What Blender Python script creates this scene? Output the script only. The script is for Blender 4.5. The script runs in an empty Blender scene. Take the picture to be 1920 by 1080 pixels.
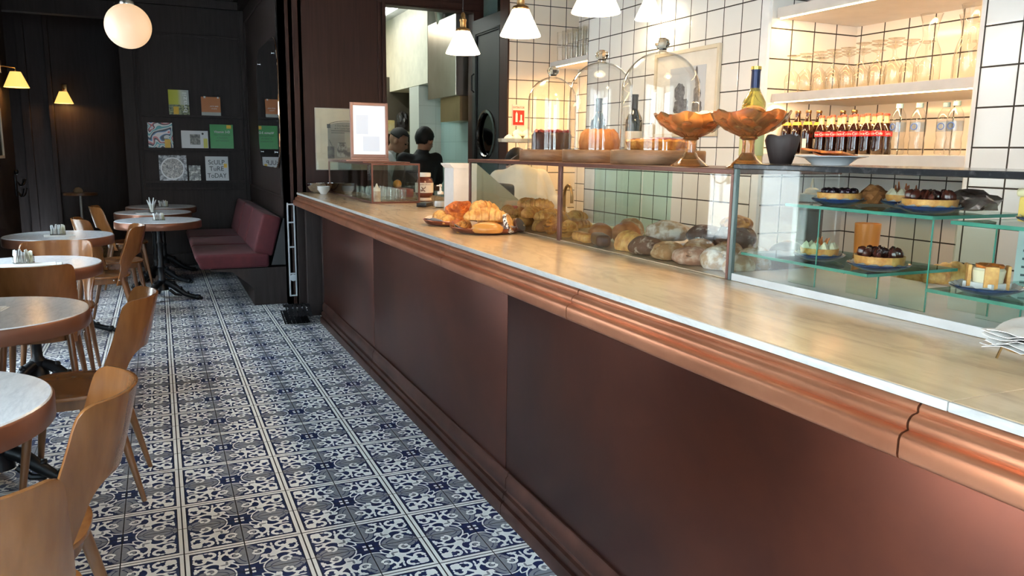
import bpy, bmesh, math, random
from mathutils import Vector, Matrix, noise
PI = math.pi
R = math.radians
D = bpy.data
COL = bpy.context.scene.collection
SC = bpy.context.scene

# ------------------------------------------------------------------ camera
F_PX, YAW, PITCH, ROLL, CAM_H = 1469.0, R(24.19), R(9.81), R(0.80), 1.3954
_f = Vector((math.sin(YAW) * math.cos(PITCH), math.cos(YAW) * math.cos(PITCH), -math.sin(PITCH)))
_r = Vector((math.cos(YAW), -math.sin(YAW), 0))
_u = _r.cross(_f)
_r2 = _r * math.cos(ROLL) + _u * math.sin(ROLL)
_u2 = -_r * math.sin(ROLL) + _u * math.cos(ROLL)
cam_data = D.cameras.new('camera')
cam_data.sensor_width = 36
cam_data.lens = F_PX / 1920 * 36
cam_data.clip_start = 0.02
cam = D.objects.new('camera', cam_data)
COL.objects.link(cam)
M = Matrix((_r2, _u2, -_f)).transposed().to_4x4()
M.translation = Vector((0, 0, CAM_H))
cam.matrix_world = M
SC.camera = cam

# ------------------------------------------------------------------ world, sun, exposure
SC.view_settings.view_transform = 'Standard'
SC.view_settings.look = 'None'
SC.view_settings.gamma = 1
SC.view_settings.use_curve_mapping = False
SC.view_settings.exposure = 0.92
SC.cycles.max_bounces = 9
SC.cycles.diffuse_bounces = 4
SC.cycles.glossy_bounces = 4
SC.cycles.transmission_bounces = 8
SC.cycles.transparent_max_bounces = 24
SC.cycles.caustics_reflective = False
SC.cycles.caustics_refractive = False
SC.cycles.sample_clamp_indirect = 4
SC.cycles.use_denoising = True
SC.cycles.use_adaptive_sampling = True
SC.cycles.adaptive_threshold = 0.03

world = D.worlds.new('daylight_sky')
SC.world = world
world.use_nodes = True
_bg = world.node_tree.nodes['Background']
_bg.inputs[0].default_value = (0.70, 0.87, 1.0, 1)
_bg.inputs[1].default_value = 12.0

def light(name, kind, loc, energy, color, size=0.1, size_y=None, rot=(0, 0, 0), spread=None):
    l = D.lights.new(name, kind)
    l.energy = energy
    l.color = color
    if kind == 'AREA':
        l.shape = 'RECTANGLE' if size_y else 'SQUARE'
        l.size = size
        if size_y: l.size_y = size_y
        if spread: l.spread = spread
    elif kind == 'SUN':
        l.angle = size
    else:
        l.shadow_soft_size = size
    o = D.objects.new(name, l)
    o.location = loc
    o.rotation_euler = rot
    COL.objects.link(o)
    return o

light('sun', 'SUN', (6, 0, 9), 24.0, (1.0, 0.95, 0.86), R(2), rot=(0, R(38), R(15)))
# sky portals in the street windows of the side wall and the shop front (they only guide the sampling of the sky)
WINDOWS = [(-2.3, -0.5), (0.0, 1.9), (4.60, 5.25), (5.36, 5.95), (7.10, 7.93)]
for (a, b) in WINDOWS:
    p = light('window_portal', 'AREA', (-1.34, (a + b) / 2, 1.42), 1, (1, 1, 1), 2.45, b - a, rot=(0, R(-90), 0))
    p.data.cycles.is_portal = True
p = light('shopfront_portal', 'AREA', (0.4, -2.63, 1.5), 1, (1, 1, 1), 1.6, 1.8, rot=(R(90), 0, 0))
p.data.cycles.is_portal = True

# ------------------------------------------------------------------ node helper
class S:
    """a socket with arithmetic"""
    def __init__(s, t, o): s.t, s.o = t, o
    def _m(s, op, *a):
        n = s.t.nodes.new('ShaderNodeMath'); n.operation = op
        for i, x in enumerate((s,) + a):
            if isinstance(x, S): s.t.links.new(x.o, n.inputs[i])
            else: n.inputs[i].default_value = x
        return S(s.t, n.outputs[0])
    def __add__(s, b): return s._m('ADD', b)
    __radd__ = __add__
    def __sub__(s, b): return s._m('SUBTRACT', b)
    def __rsub__(s, b): return (s * -1.0) + b
    def __mul__(s, b): return s._m('MULTIPLY', b)
    __rmul__ = __mul__
    def __truediv__(s, b): return s._m('DIVIDE', b)
    def abs(s): return s._m('ABSOLUTE')
    def min(s, b): return s._m('MINIMUM', b)
    def max(s, b): return s._m('MAXIMUM', b)
    def frac(s): return s._m('FRACT')
    def floor(s): return s._m('FLOOR')
    def sqrt(s): return s._m('SQRT')
    def lt(s, b): return s._m('LESS_THAN', b)
    def gt(s, b): return s._m('GREATER_THAN', b)
    def pingpong(s, b): return s._m('PINGPONG', b)
    def sin(s): return s._m('SINE')

def ramp(t, fac, stops, interp='LINEAR'):
    n = t.nodes.new('ShaderNodeValToRGB')
    n.color_ramp.interpolation = interp
    e = n.color_ramp.elements
    while len(e) < len(stops): e.new(0.5)
    for i, (p, c) in enumerate(stops):
        e[i].position = p
        e[i].color = (*c, 1) if len(c) == 3 else c
    t.links.new(fac.o if isinstance(fac, S) else fac, n.inputs[0])
    return n.outputs[0]

def mixc(t, fac, a, b):
    n = t.nodes.new('ShaderNodeMix'); n.data_type = 'RGBA'
    for inp, v in ((n.inputs[0], fac), (n.inputs[6], a), (n.inputs[7], b)):
        if isinstance(v, S): t.links.new(v.o, inp)
        elif isinstance(v, (int, float)): inp.default_value = v
        elif isinstance(v, tuple): inp.default_value = (*v, 1) if len(v) == 3 else v
        else: t.links.new(v, inp)
    return n.outputs[2]

def coords(t, world_space=False):
    if world_space:
        n = t.nodes.new('ShaderNodeNewGeometry'); o = n.outputs['Position']
    else:
        n = t.nodes.new('ShaderNodeTexCoord'); o = n.outputs['Object']
    return o

def xyz(t, vec):
    n = t.nodes.new('ShaderNodeSeparateXYZ'); t.links.new(vec, n.inputs[0])
    return [S(t, o) for o in n.outputs]

def noise_tex(t, vec, scale, detail=3, rough=0.5, stretch=None, dist=0):
    if stretch:
        mp = t.nodes.new('ShaderNodeMapping'); mp.inputs['Scale'].default_value = stretch
        t.links.new(vec, mp.inputs[0]); vec = mp.outputs[0]
    n = t.nodes.new('ShaderNodeTexNoise')
    n.inputs['Scale'].default_value = scale
    n.inputs['Detail'].default_value = detail
    n.inputs['Roughness'].default_value = rough
    n.inputs['Distortion'].default_value = dist
    t.links.new(vec, n.inputs[0])
    return S(t, n.outputs[0])

def newmat(name):
    m = D.materials.new(name); m.use_nodes = True
    t = m.node_tree
    return m, t, t.nodes['Principled BSDF']

MATS = {}
def P(name, col, rough=0.5, metal=0.0, col2=None, scale=8, stretch=None, detail=4, lo=0.3, hi=0.7,
      bump=0.0, bscale=None, spec=0.5, coat=0.0, trans=0.0, ior=1.45, emit=None, estr=0.0, rvar=0.0, sheen=0.0,
      sss=0.0, alpha=None, dist=0, ws=False):
    """procedural principled material: two colours mixed by stretched noise, optional bump and roughness variation"""
    if name in MATS: return MATS[name]
    m, t, b = newmat(name)
    v = coords(t, ws)
    b.inputs['Base Color'].default_value = (*col, 1)
    b.inputs['Roughness'].default_value = rough
    b.inputs['Metallic'].default_value = metal
    b.inputs['Specular IOR Level'].default_value = spec
    b.inputs['IOR'].default_value = ior
    b.inputs['Coat Weight'].default_value = coat
    b.inputs['Coat Roughness'].default_value = 0.08
    b.inputs['Transmission Weight'].default_value = trans
    b.inputs['Sheen Weight'].default_value = sheen
    if sss:
        b.inputs['Subsurface Weight'].default_value = sss
        b.inputs['Subsurface Radius'].default_value = (0.02, 0.01, 0.006)
    nz = noise_tex(t, v, scale, detail, 0.55, stretch, dist)
    if col2 is None:
        col2 = tuple(c * 0.86 for c in col)
    c = ramp(t, nz, [(lo, col), (hi, col2)])
    t.links.new(c, b.inputs['Base Color'])
    if rvar:
        t.links.new((nz * rvar + (rough - rvar * 0.5)).o, b.inputs['Roughness'])
    if bump:
        bn = t.nodes.new('ShaderNodeBump')
        bn.inputs['Strength'].default_value = bump
        bn.inputs['Distance'].default_value = 0.004
        nb = noise_tex(t, v, bscale or scale * 3, 4, 0.6, stretch)
        t.links.new(nb.o, bn.inputs['Height'])
        t.links.new(bn.outputs[0], b.inputs['Normal'])
    if emit:
        b.inputs['Emission Color'].default_value = (*emit, 1)
        b.inputs['Emission Strength'].default_value = estr
    MATS[name] = m
    return m

def thin_glass(name, tint=(0.93, 0.97, 0.95), edge=(0.6, 0.65, 0.6), rough=0.0, refl=1.0, edgepow=0.55):
    """clear sheet glass: fresnel mix of a tinted see-through layer and a sharp reflection"""
    if name in MATS: return MATS[name]
    m = D.materials.new(name); m.use_nodes = True
    t = m.node_tree; t.nodes.clear()
    out = t.nodes.new('ShaderNodeOutputMaterial')
    tr = t.nodes.new('ShaderNodeBsdfTransparent')
    gl = t.nodes.new('ShaderNodeBsdfGlossy'); gl.inputs['Roughness'].default_value = rough
    fc = t.nodes.new('ShaderNodeLayerWeight'); fc.inputs[0].default_value = 0.5
    lw = t.nodes.new('ShaderNodeLayerWeight'); lw.inputs[0].default_value = edgepow
    t.links.new(ramp(t, lw.outputs['Facing'], [(0.62, tint), (0.98, edge)]), tr.inputs[0])
    mx = t.nodes.new('ShaderNodeMixShader')
    f = (S(t, fc.outputs['Facing'])._m('POWER', 5.0) * 0.96 + 0.04) * refl
    t.links.new(f.min(1.0).o, mx.inputs[0])
    t.links.new(tr.outputs[0], mx.inputs[1]); t.links.new(gl.outputs[0], mx.inputs[2])
    t.links.new(mx.outputs[0], out.inputs[0])
    MATS[name] = m
    return m

def emitter(name, col, strength, base=(0.8, 0.8, 0.8)):
    if name in MATS: return MATS[name]
    m, t, b = newmat(name)
    b.inputs['Base Color'].default_value = (*base, 1)
    b.inputs['Roughness'].default_value = 0.35
    b.inputs['Emission Strength'].default_value = strength
    nz = noise_tex(t, coords(t), 6, 2)
    t.links.new(ramp(t, nz, [(0.3, col), (0.7, tuple(c * 0.97 for c in col))]), b.inputs['Emission Color'])
    MATS[name] = m
    return m

# ------------------------------------------------------------------ mesh helpers
def V3(*a): return Vector(a)

def box(bm, lo, hi, bev=0.0, seg=2, rot=None, about=None):
    c = [(a + b) / 2 for a, b in zip(lo, hi)]
    s = [abs(b - a) for a, b in zip(lo, hi)]
    r = bmesh.ops.create_cube(bm, size=1)
    vs = r['verts']
    for v in vs: v.co = Vector((v.co.x * s[0] + c[0], v.co.y * s[1] + c[1], v.co.z * s[2] + c[2]))
    if bev:
        es = list({e for v in vs for e in v.link_edges})
        rr = bmesh.ops.bevel(bm, geom=es, offset=min(bev, min(s) * 0.49), segments=seg, profile=0.6, affect='EDGES')
        vs = list({v for f in rr['faces'] for v in f.verts} | {v for v in vs if v.is_valid})
    if rot is not None:
        ab = Vector(about or c)
        for v in vs: v.co = rot @ (v.co - ab) + ab
    return vs

def lathe(bm, prof, seg=24, c=(0, 0, 0), wave=None, cap=True, axis=None):
    """revolve [(r,z)...]; wave(r,z,ang)->(r,z)"""
    rings = []
    for (r, z) in prof:
        ring = []
        for i in range(seg):
            a = 2 * PI * i / seg
            rr, zz = (wave(r, z, a) if wave else (r, z))
            p = Vector((rr * math.cos(a), rr * math.sin(a), zz))
            if axis is not None: p = axis @ p
            ring.append(bm.verts.new(p + Vector(c)))
        rings.append(ring)
    for A, B in zip(rings, rings[1:]):
        for i in range(seg):
            j = (i + 1) % seg
            try: bm.faces.new((A[i], A[j], B[j], B[i]))
            except ValueError: pass
    if cap:
        if prof[0][0] > 1e-5: bm.faces.new(rings[0][::-1])
        if prof[-1][0] > 1e-5: bm.faces.new(rings[-1])
    return [v for r_ in rings for v in r_]

def tube(bm, pts, rad, seg=8, cap=True):
    pts = [Vector(p) for p in pts]
    n = len(pts)
    rads = rad if isinstance(rad, (list, tuple)) else [rad] * n
    rings = []
    up = None
    for i, p in enumerate(pts):
        d = (pts[min(i + 1, n - 1)] - pts[max(i - 1, 0)]).normalized()
        if up is None:
            up = d.orthogonal().normalized()
        else:
            up = (up - d * up.dot(d))
            up = up.normalized() if up.length > 1e-6 else d.orthogonal().normalized()
        s = d.cross(up)
        rings.append([bm.verts.new(p + (up * math.cos(2 * PI * k / seg) + s * math.sin(2 * PI * k / seg)) * rads[i]) for k in range(seg)])
    for A, B in zip(rings, rings[1:]):
        for k in range(seg):
            j = (k + 1) % seg
            bm.faces.new((A[k], A[j], B[j], B[k]))
    if cap:
        bm.faces.new(rings[0][::-1]); bm.faces.new(rings[-1])

def prism(bm, pts, axis, a, b):
    """extrude a closed 2-D outline along an axis: axis 'x' -> (y,z), 'y' -> (x,z), 'z' -> (x,y)"""
    def mk(p, w):
        return {'x': (w, p[0], p[1]), 'y': (p[0], w, p[1]), 'z': (p[0], p[1], w)}[axis]
    A = [bm.verts.new(mk(p, a)) for p in pts]
    B = [bm.verts.new(mk(p, b)) for p in pts]
    n = len(pts)
    fs = [bm.faces.new(A[::-1]), bm.faces.new(B)]
    for i in range(n):
        j = (i + 1) % n
        fs.append(bm.faces.new((A[i], A[j], B[j], B[i])))
    bmesh.ops.recalc_face_normals(bm, faces=fs)
    return A + B

def blob(bm, c, s, sub=3, amp=0.0, freq=3.0, seed=0, flat=None, rot=0.0, fn=None, tilt=0.0):
    r = bmesh.ops.create_icosphere(bm, subdivisions=sub, radius=1)
    m = Matrix.Rotation(rot, 3, 'Z') @ Matrix.Rotation(tilt, 3, 'Y')
    for v in r['verts']:
        p = v.co.copy()
        if fn: p = fn(p)
        if amp:
            p = p * (1 + amp * noise.noise(p * freq + Vector((seed * 3.1, seed * 1.7, seed))))
        if flat is not None and p.z < flat: p.z = flat + (p.z - flat) * 0.08
        p = Vector((p.x * s[0], p.y * s[1], p.z * s[2]))
        v.co = m @ p + Vector(c)
    return r['verts']

def mesh(name, bm, mats, smooth=True, ang=38):
    bmesh.ops.remove_doubles(bm, verts=bm.verts, dist=1e-6)
    me = D.meshes.new(name)
    bm.normal_update()
    bm.to_mesh(me); bm.free()
    for mm in (mats if isinstance(mats, (list, tuple)) else [mats]): me.materials.append(mm)
    if smooth:
        me.shade_smooth()
        me.set_sharp_from_angle(angle=R(ang))
    return me

def obj(name, bm, mats, parent=None, smooth=True, loc=None, rz=None, label=None, ang=38):
    me = bm if isinstance(bm, bpy.types.Mesh) else mesh(name, bm, mats, smooth, ang)
    o = D.objects.new(name, me)
    COL.objects.link(o)
    if parent: o.parent = parent
    if loc: o.location = loc
    if rz is not None: o.rotation_euler = (0, 0, rz)
    if label: o['label'] = label
    return o

def tag(o, label, cat, group=None):
    o['label'] = label; o['category'] = cat
    if group: o['group'] = group
    return o

def thing(name, label, cat, loc=(0, 0, 0), rz=0, group=None):
    o = D.objects.new(name, None)
    o.empty_display_size = 0.05
    COL.objects.link(o)
    o.location = loc; o.rotation_euler = (0, 0, rz)
    return tag(o, label, cat, group)

def struct(name, bm, m, smooth=False, parent=None):
    o = obj(name, bm, m, parent, smooth)
    if not parent: o['kind'] = 'structure'
    return o

def dup(root, loc, rz=0, label=None, group=None, scale=None):
    r = root.copy(); COL.objects.link(r)
    r.location = loc; r.rotation_euler = (0, 0, rz)
    if scale: r.scale = scale
    if label: r['label'] = label
    if group: r['group'] = group
    for ch in root.children:
        c = ch.copy(); COL.objects.link(c); c.parent = r
        for g in ch.children:
            d = g.copy(); COL.objects.link(d); d.parent = c
    return r

def B(): return bmesh.new()

def text_bm(bm, s, size, mtx, depth=0.0008, bend=None, font_scale=(1, 1), align='CENTER'):
    """solid lettering laid with matrix mtx (x right, y up, z out of the surface)"""
    cu = D.curves.new('lettering', 'FONT'); cu.body = s; cu.size = size
    cu.align_x = align; cu.align_y = 'CENTER'; cu.extrude = depth; cu.resolution_u = 3
    o = D.objects.new('lettering', cu); COL.objects.link(o)
    me = D.meshes.new_from_object(o.evaluated_get(bpy.context.evaluated_depsgraph_get()))
    D.objects.remove(o); D.curves.remove(cu)
    n0 = len(bm.verts)
    bm.from_mesh(me)
    bm.verts.ensure_lookup_table()
    for v in bm.verts[n0:]:
        p = Vector((v.co.x * font_scale[0], v.co.y * font_scale[1], v.co.z))
        if bend:
            a = p.x / bend
            p = Vector((math.sin(a) * (bend + p.z), p.y, math.cos(a) * (bend + p.z)))
        v.co = mtx @ p
    D.meshes.remove(me)

def face_mtx(origin, right, up):
    r_ = Vector(right).normalized(); u_ = Vector(up).normalized(); n_ = r_.cross(u_)
    m = Matrix((r_, u_, n_)).transposed().to_4x4(); m.translation = Vector(origin)
    return m

# ------------------------------------------------------------------ surface materials
def floor_mat():
    m, t, b = newmat('patterned_cement_tile')
    x, y, z = xyz(t, coords(t, True))
    # blocks of two by two tiles, 0.4 m apart; s,t run from the block's centre (0) to its edge (1)
    def fold(v, off):
        return ((v - off) / 0.4).frac()
    s = ((((x - 0.0065) / 0.4).frac() - 0.5).abs() * 2.0)
    u = ((((y - 2.771) / 0.4).frac() - 0.5).abs() * 2.0)
    a = s.max(u); c = s.min(u)
    def disc(cx, cy, rx, ry=None):
        ry = ry or rx
        return ((((a - cx) / rx)._m('POWER', 2.0) + ((c - cy) / ry)._m('POWER', 2.0)).sqrt() - 1.0) * min(rx, ry)
    def ring(cx, cy, r, w, gate=None, ry=None):
        d = disc(cx, cy, r, ry).abs() - w
        if gate: # keep where nx*(a-cx)+ny*(c-cy) > k
            nx, ny, k = gate
            d = d.max(((a - cx) * nx + (c - cy) * ny - k) * -1.0)
        return d
    ink = ring(0.615, 0.190, 0.085, 0.025, (-0.7, 0.7, -0.060))
    for p in (disc(0.655, 0.150, 0.036), ring(0.575, 0.285, 0.165, 0.029, (-0.45, 1, 0.0)),
              ring(0.745, 0.225, 0.105, 0.025, (0.35, 0.9, 0.02)), disc(0.835, 0.275, 0.045, 0.034), disc(0.845, 0.335, 0.022, 0.040),
              disc(0.815, 0.815, 0.058), disc(0.845, 0.755, 0.034, 0.060), disc(0.775, 0.74, 0.05, 0.05),
              ring(0.765, 0.60, 0.082, 0.029, (-0.15, -1, 0.0)), disc(0.845, 0.585, 0.040, 0.036), disc(0.68, 0.62, 0.05, 0.04),
              disc(0.86, 0.655, 0.018, 0.035), disc(0.70, 0.445, 0.05, 0.024), disc(0.80, 0.435, 0.06, 0.020),
              disc(0.375, 0.345, 0.100, 0.058), disc(0.45, 0.275, 0.034, 0.055), disc(0.50, 0.485, 0.06, 0.04),
              ring(0.20, 0.34, 0.165, 0.013, (1, -0.9, 0.02)), ring(0.52, 0.0, 0.30, 0.013, (-1, 0.15, 0.12))):
        ink = ink.min(p)
    stem = ((a - c).abs() * 0.7 - 0.032).max(a - 0.83).max((a - 0.40) * -1.0)
    ink = ink.min(stem)
    core = disc(0.39, 0.345, 0.070, 0.022)
    lobe = disc(0.58, 0.0, 0.335, 0.225)
    veins = [ring(0.58, 0.0, 0.25, 0.007, (0, 1, 0.03), 0.14), ring(0.80, 0.10, 0.05, 0.007, (1, 0, 0.0))]
    sq = ((a - 0.055).abs()).max((c - 0.055).abs()) - 0.030
    v = coords(t, True)
    wear = noise_tex(t, v, 2.2, 5, 0.6)
    fine = noise_tex(t, v, 60, 3, 0.6)
    navy = ramp(t, fine, [(0.3, (0.008, 0.020, 0.080)), (0.75, (0.014, 0.030, 0.10))])
    white = ramp(t, wear, [(0.35, (0.86, 0.85, 0.82)), (0.7, (0.72, 0.71, 0.69))])
    grey = ramp(t, fine, [(0.3, (0.25, 0.26, 0.29)), (0.8, (0.20, 0.21, 0.24))])
    col = mixc(t, lobe.lt(0.0), navy, grey)
    for vn in veins: col = mixc(t, vn.lt(0.0), col, navy)
    col = mixc(t, sq.lt(0.0), col, white)
    col = mixc(t, ink.lt(0.0), col, white)
    col = mixc(t, core.lt(0.0), col, grey)
    col = mixc(t, a.gt(0.925), col, white)
    joint = a.gt(0.988).max(c.lt(0.010)).max(a.gt(0.905) * a.lt(0.925) * 0.8)
    col = mixc(t, joint, col, (0.012, 0.013, 0.018))
    t.links.new(col, b.inputs['Base Color'])
    t.links.new((wear * 0.25 + 0.25).o, b.inputs['Roughness'])
    bp = t.nodes.new('ShaderNodeBump'); bp.inputs['Strength'].default_value = 0.3; bp.inputs['Distance'].default_value = 0.002
    t.links.new((1.0 - a.gt(0.988).max(c.lt(0.010))).o, bp.inputs['Height'])
    t.links.new(bp.outputs[0], b.inputs['Normal'])
    return m

def tile_mat(name, axis, h0, z0, ph, pz, col=(0.80, 0.80, 0.78), grout=(0.02, 0.018, 0.016), gw=0.022, rough=0.12, wob=0.35):
    """square glazed wall tiles; axis 0: joints counted along x, 1: along y (wall facing x)"""
    m, t, b = newmat(name)
    v = coords(t, True)
    x, y, z = xyz(t, v)
    h = ((x if axis == 0 else y) - h0) / ph
    k = (z - z0) / pz
    def edge(q): return (q.frac() - 0.5).abs() * 2.0   # 1 at the joint
    e = edge(h).max(edge(k))
    g = e.gt(1.0 - gw * 2)
    wn = t.nodes.new('ShaderNodeTexWhiteNoise'); wn.noise_dimensions = '2D'
    cb = t.nodes.new('ShaderNodeCombineXYZ')
    t.links.new(h.floor().o, cb.inputs[0]); t.links.new(k.floor().o, cb.inputs[1])
    t.links.new(cb.outputs[0], wn.inputs[0])
    c = ramp(t, wn.outputs[0], [(0.0, col), (1.0, tuple(q * 0.95 for q in col))])
    t.links.new(mixc(t, g, c, grout), b.inputs['Base Color'])
    t.links.new((g * 0.6 + rough).o, b.inputs['Roughness'])
    wob_n = noise_tex(t, v, 9, 3, 0.5)
    hgt = ((e - 0.90).max(0.0) * -4.0) + wob_n * wob + S(t, wn.outputs[0]) * 0.0
    bp = t.nodes.new('ShaderNodeBump'); bp.inputs['Strength'].default_value = 0.35; bp.inputs['Distance'].default_value = 0.004
    t.links.new(hgt.o, bp.inputs['Height']); t.links.new(bp.outputs[0], b.inputs['Normal'])
    return m

def marble(name, col, vein, rough=0.12, scale=1.4):
    m, t, b = newmat(name)
    v = coords(t, True)
    n1 = noise_tex(t, v, scale, 7, 0.62, (3.0, 0.8, 3.0), 1.2)
    n2 = noise_tex(t, v, scale * 7, 5, 0.7, (3.0, 0.7, 3.0))
    vein_m = ((n1 - 0.5).abs() * 16.0)._m('SUBTRACT', 0.0)
    line = (1.0 - vein_m).max(0.0) * n2
    base = ramp(t, n2, [(0.3, col), (0.75, tuple(c * 0.86 for c in col))])
    t.links.new(mixc(t, (line * 0.7).min(0.6), base, vein), b.inputs['Base Color'])
    b.inputs['Roughness'].default_value = rough
    return m

M_FLOOR = floor_mat()
M_WOOD = P('dark_stained_panelling', (0.040, 0.028, 0.026), 0.5, col2=(0.024, 0.017, 0.016), scale=5, stretch=(6, 6, 0.5), bump=0.08, spec=0.22, ws=True)
M_WOOD2 = P('dark_walnut_panelling', (0.050, 0.019, 0.013), 0.45, col2=(0.032, 0.012, 0.009), scale=5, stretch=(8, 8, 0.4), bump=0.06, spec=0.25, ws=True)  # same dark wood as elsewhere, redder to carry the light falling there
M_CEIL = P('cream_ceiling_paint', (0.62, 0.58, 0.50), 0.7, scale=2)
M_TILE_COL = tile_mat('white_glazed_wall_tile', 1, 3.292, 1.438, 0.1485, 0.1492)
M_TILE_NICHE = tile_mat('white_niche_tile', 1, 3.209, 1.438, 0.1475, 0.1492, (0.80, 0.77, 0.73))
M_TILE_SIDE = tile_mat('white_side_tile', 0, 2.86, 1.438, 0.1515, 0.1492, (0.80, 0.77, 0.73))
M_TILE_WARM = tile_mat('white_end_tile', 0, 2.734, 1.984, 0.1485, 0.1505, (0.80, 0.72, 0.62))  # white tile tinted peach, the shelf strip's warm light put into its colour
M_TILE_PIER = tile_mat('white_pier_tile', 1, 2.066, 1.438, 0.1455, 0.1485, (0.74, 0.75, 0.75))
M_TILE_GREEN = tile_mat('pale_green_kitchen_tile', 1, 7.74, 1.30, 0.20, 0.20, (0.42, 0.60, 0.56), (0.25, 0.36, 0.34), 0.012, 0.2)
M_TILE_CREAM = tile_mat('white_kitchen_tile', 0, 2.7, 1.30, 0.20, 0.20, (0.78, 0.78, 0.72), (0.55, 0.55, 0.5), 0.012, 0.2)
M_MARBLE = marble('cream_marble_top', (0.80, 0.60, 0.385), (0.30, 0.22, 0.15), 0.16)  # same slab as the pale edge; lamps' warm light is put into its colour
M_MARBLE_EDGE = marble('white_marble_edge', (0.58, 0.57, 0.55), (0.36, 0.36, 0.36), 0.35, 5)
M_MARBLE_T = marble('white_table_marble', (0.76, 0.77, 0.80), (0.50, 0.52, 0.58), 0.2, 4)
M_COPPER = P('polished_copper_moulding', (0.84, 0.37, 0.21), 0.30, 0.88, (0.62, 0.24, 0.13), scale=3, stretch=(2, 1.2, 2), ws=True)
M_COPPER_DK = P('aged_copper_panel', (0.200, 0.064, 0.040), 0.34, 1.0, (0.115, 0.046, 0.036), scale=1.4, detail=5, lo=0.32, hi=0.68, ws=True, dist=0.5)
M_BLACK = P('black_paint', (0.012, 0.012, 0.013), 0.4)
M_IRON = P('black_cast_iron', (0.014, 0.015, 0.018), 0.38, 0.6, bump=0.3, bscale=40)
M_STEEL = P('brushed_steel', (0.62, 0.60, 0.56), 0.28, 1.0, (0.50, 0.47, 0.42), scale=3, stretch=(6, 1, 1))
M_CHROME = P('polished_chrome', (0.75, 0.76, 0.78), 0.1, 1.0)
M_WHITE = P('white_lacquer', (0.80, 0.80, 0.80), 0.35)
M_SHELF = P('pale_shelf_lacquer', (0.62, 0.58, 0.55), 0.4)
M_BEECH = P('honey_bent_plywood', (0.235, 0.092, 0.028), 0.24, 0, (0.165, 0.060, 0.018), scale=3.5, stretch=(7, 7, 0.7), bump=0.04, coat=0.35)
M_BEECH_DK = P('brown_beech', (0.19, 0.085, 0.035), 0.32, 0, (0.12, 0.05, 0.02), scale=5, stretch=(6, 6, 0.7), coat=0.25)
M_BAND = P('copper_table_band', (0.22, 0.092, 0.055), 0.32, 0.4, (0.15, 0.06, 0.035), scale=4)
M_RED = P('oxblood_upholstery', (0.095, 0.013, 0.020), 0.75, 0, (0.070, 0.010, 0.015), scale=14, sheen=0.05, bump=0.06, bscale=120)
M_GLASS = thin_glass('clear_case_glass', (0.975, 0.99, 0.98), (0.72, 0.82, 0.77), 0.0, 1.0)
M_GLASS_SHELF = thin_glass('green_glass_shelf', (0.90, 0.97, 0.94), (0.30, 0.52, 0.44), 0.0, 0.8)
M_GLASS_EDGE = P('green_glass_edge', (0.05, 0.22, 0.16), 0.15, 0, (0.09, 0.33, 0.25), scale=8)
M_GLASS_CL = thin_glass('clear_blown_glass', (0.97, 0.97, 0.95), (0.40, 0.36, 0.26), 0.0, 1.5, 0.5)
M_GLASS_WARM = thin_glass('clear_stemware_glass', (0.975, 0.965, 0.94), (0.50, 0.44, 0.34), 0.0, 1.0, 0.45)
M_KNOB = P('solid_glass_knob', (0.75, 0.72, 0.62), 0.03, 0, trans=1.0, ior=1.45)
M_AMBER = P('amber_carnival_glass', (0.86, 0.42, 0.15), 0.08, 0, (0.70, 0.28, 0.08), scale=30, trans=0.8, ior=1.25, coat=0.8)
M_BOARD = P('pale_oiled_wood', (0.27, 0.15, 0.075), 0.45, 0, (0.15, 0.075, 0.035), scale=5, stretch=(1, 1, 6), dist=2.2, detail=5)
M_SHADE = emitter('opal_glass_shade_lit', (1.0, 0.86, 0.60), 2.6)
M_GLOBE = emitter('opal_globe_lit', (1.0, 0.60, 0.30), 0.40, (0.45, 0.42, 0.38))
M_SHADE_Y = emitter('yellow_wall_shade_lit', (1.0, 0.56, 0.13), 0.75, (0.8, 0.6, 0.3))
M_LED = emitter('led_strip_lit', (1.0, 0.80, 0.45), 9.0)
M_KLAMP = emitter('fluorescent_tube_lit', (0.95, 1.0, 1.0), 4.0)
M_BRASS = P('aged_brass', (0.45, 0.26, 0.10), 0.3, 1.0, (0.3, 0.17, 0.07), scale=12)
M_PAPER = P('white_paper', (0.80, 0.79, 0.76), 0.7)
M_BLUEPL = P('navy_glazed_plate', (0.012, 0.035, 0.12), 0.12, coat=0.5)
M_CHINA = P('white_china', (0.80, 0.80, 0.79), 0.12, coat=0.4)
M_GLASS_TEAL = thin_glass('teal_sliding_glass', (0.78, 0.92, 0.87), (0.6, 0.78, 0.72), 0.0, 0.8)

# ------------------------------------------------------------------ the setting
LX, RX, BY, FY, CZ = -1.30, 3.45, 10.2, -2.6, 3.22
bm = B(); box(bm, (LX - 0.1, FY - 0.1, -0.06), (4.2, 12.7, 0.0)); struct('floor', bm, M_FLOOR)
bm = B(); box(bm, (LX - 0.3, FY - 0.1, CZ), (4.2, BY + 0.1, CZ + 0.15)); struct('ceiling', bm, M_CEIL)
# dark beams and cornice under the ceiling
bm = B()
for yy in (-1.5, 0.9, 3.3, 5.7, 8.0): box(bm, (LX, yy, CZ - 0.16), (RX, yy + 0.22, CZ), 0.01)
for xx in (-0.55, 0.62, 1.5): box(bm, (xx, FY, CZ - 0.12), (xx + 0.14, BY, CZ), 0.01)
struct('trim_1', bm, M_WOOD)
bm = B()
for k, (d, z) in enumerate(((0.16, 0.06), (0.11, 0.13), (0.06, 0.22))):
    box(bm, (LX, BY - d, CZ - z), (1.05, BY, CZ), 0.008)
    box(bm, (1.02 - d, 7.2, CZ - z), (1.04, BY, CZ), 0.008)
    box(bm, (1.0, 7.2 - d, CZ - z), (2.66, 7.22, CZ), 0.008)
    box(bm, (LX, FY, CZ - z), (LX + d, 9.26, CZ), 0.008)
struct('trim_2', bm, M_WOOD)

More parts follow.
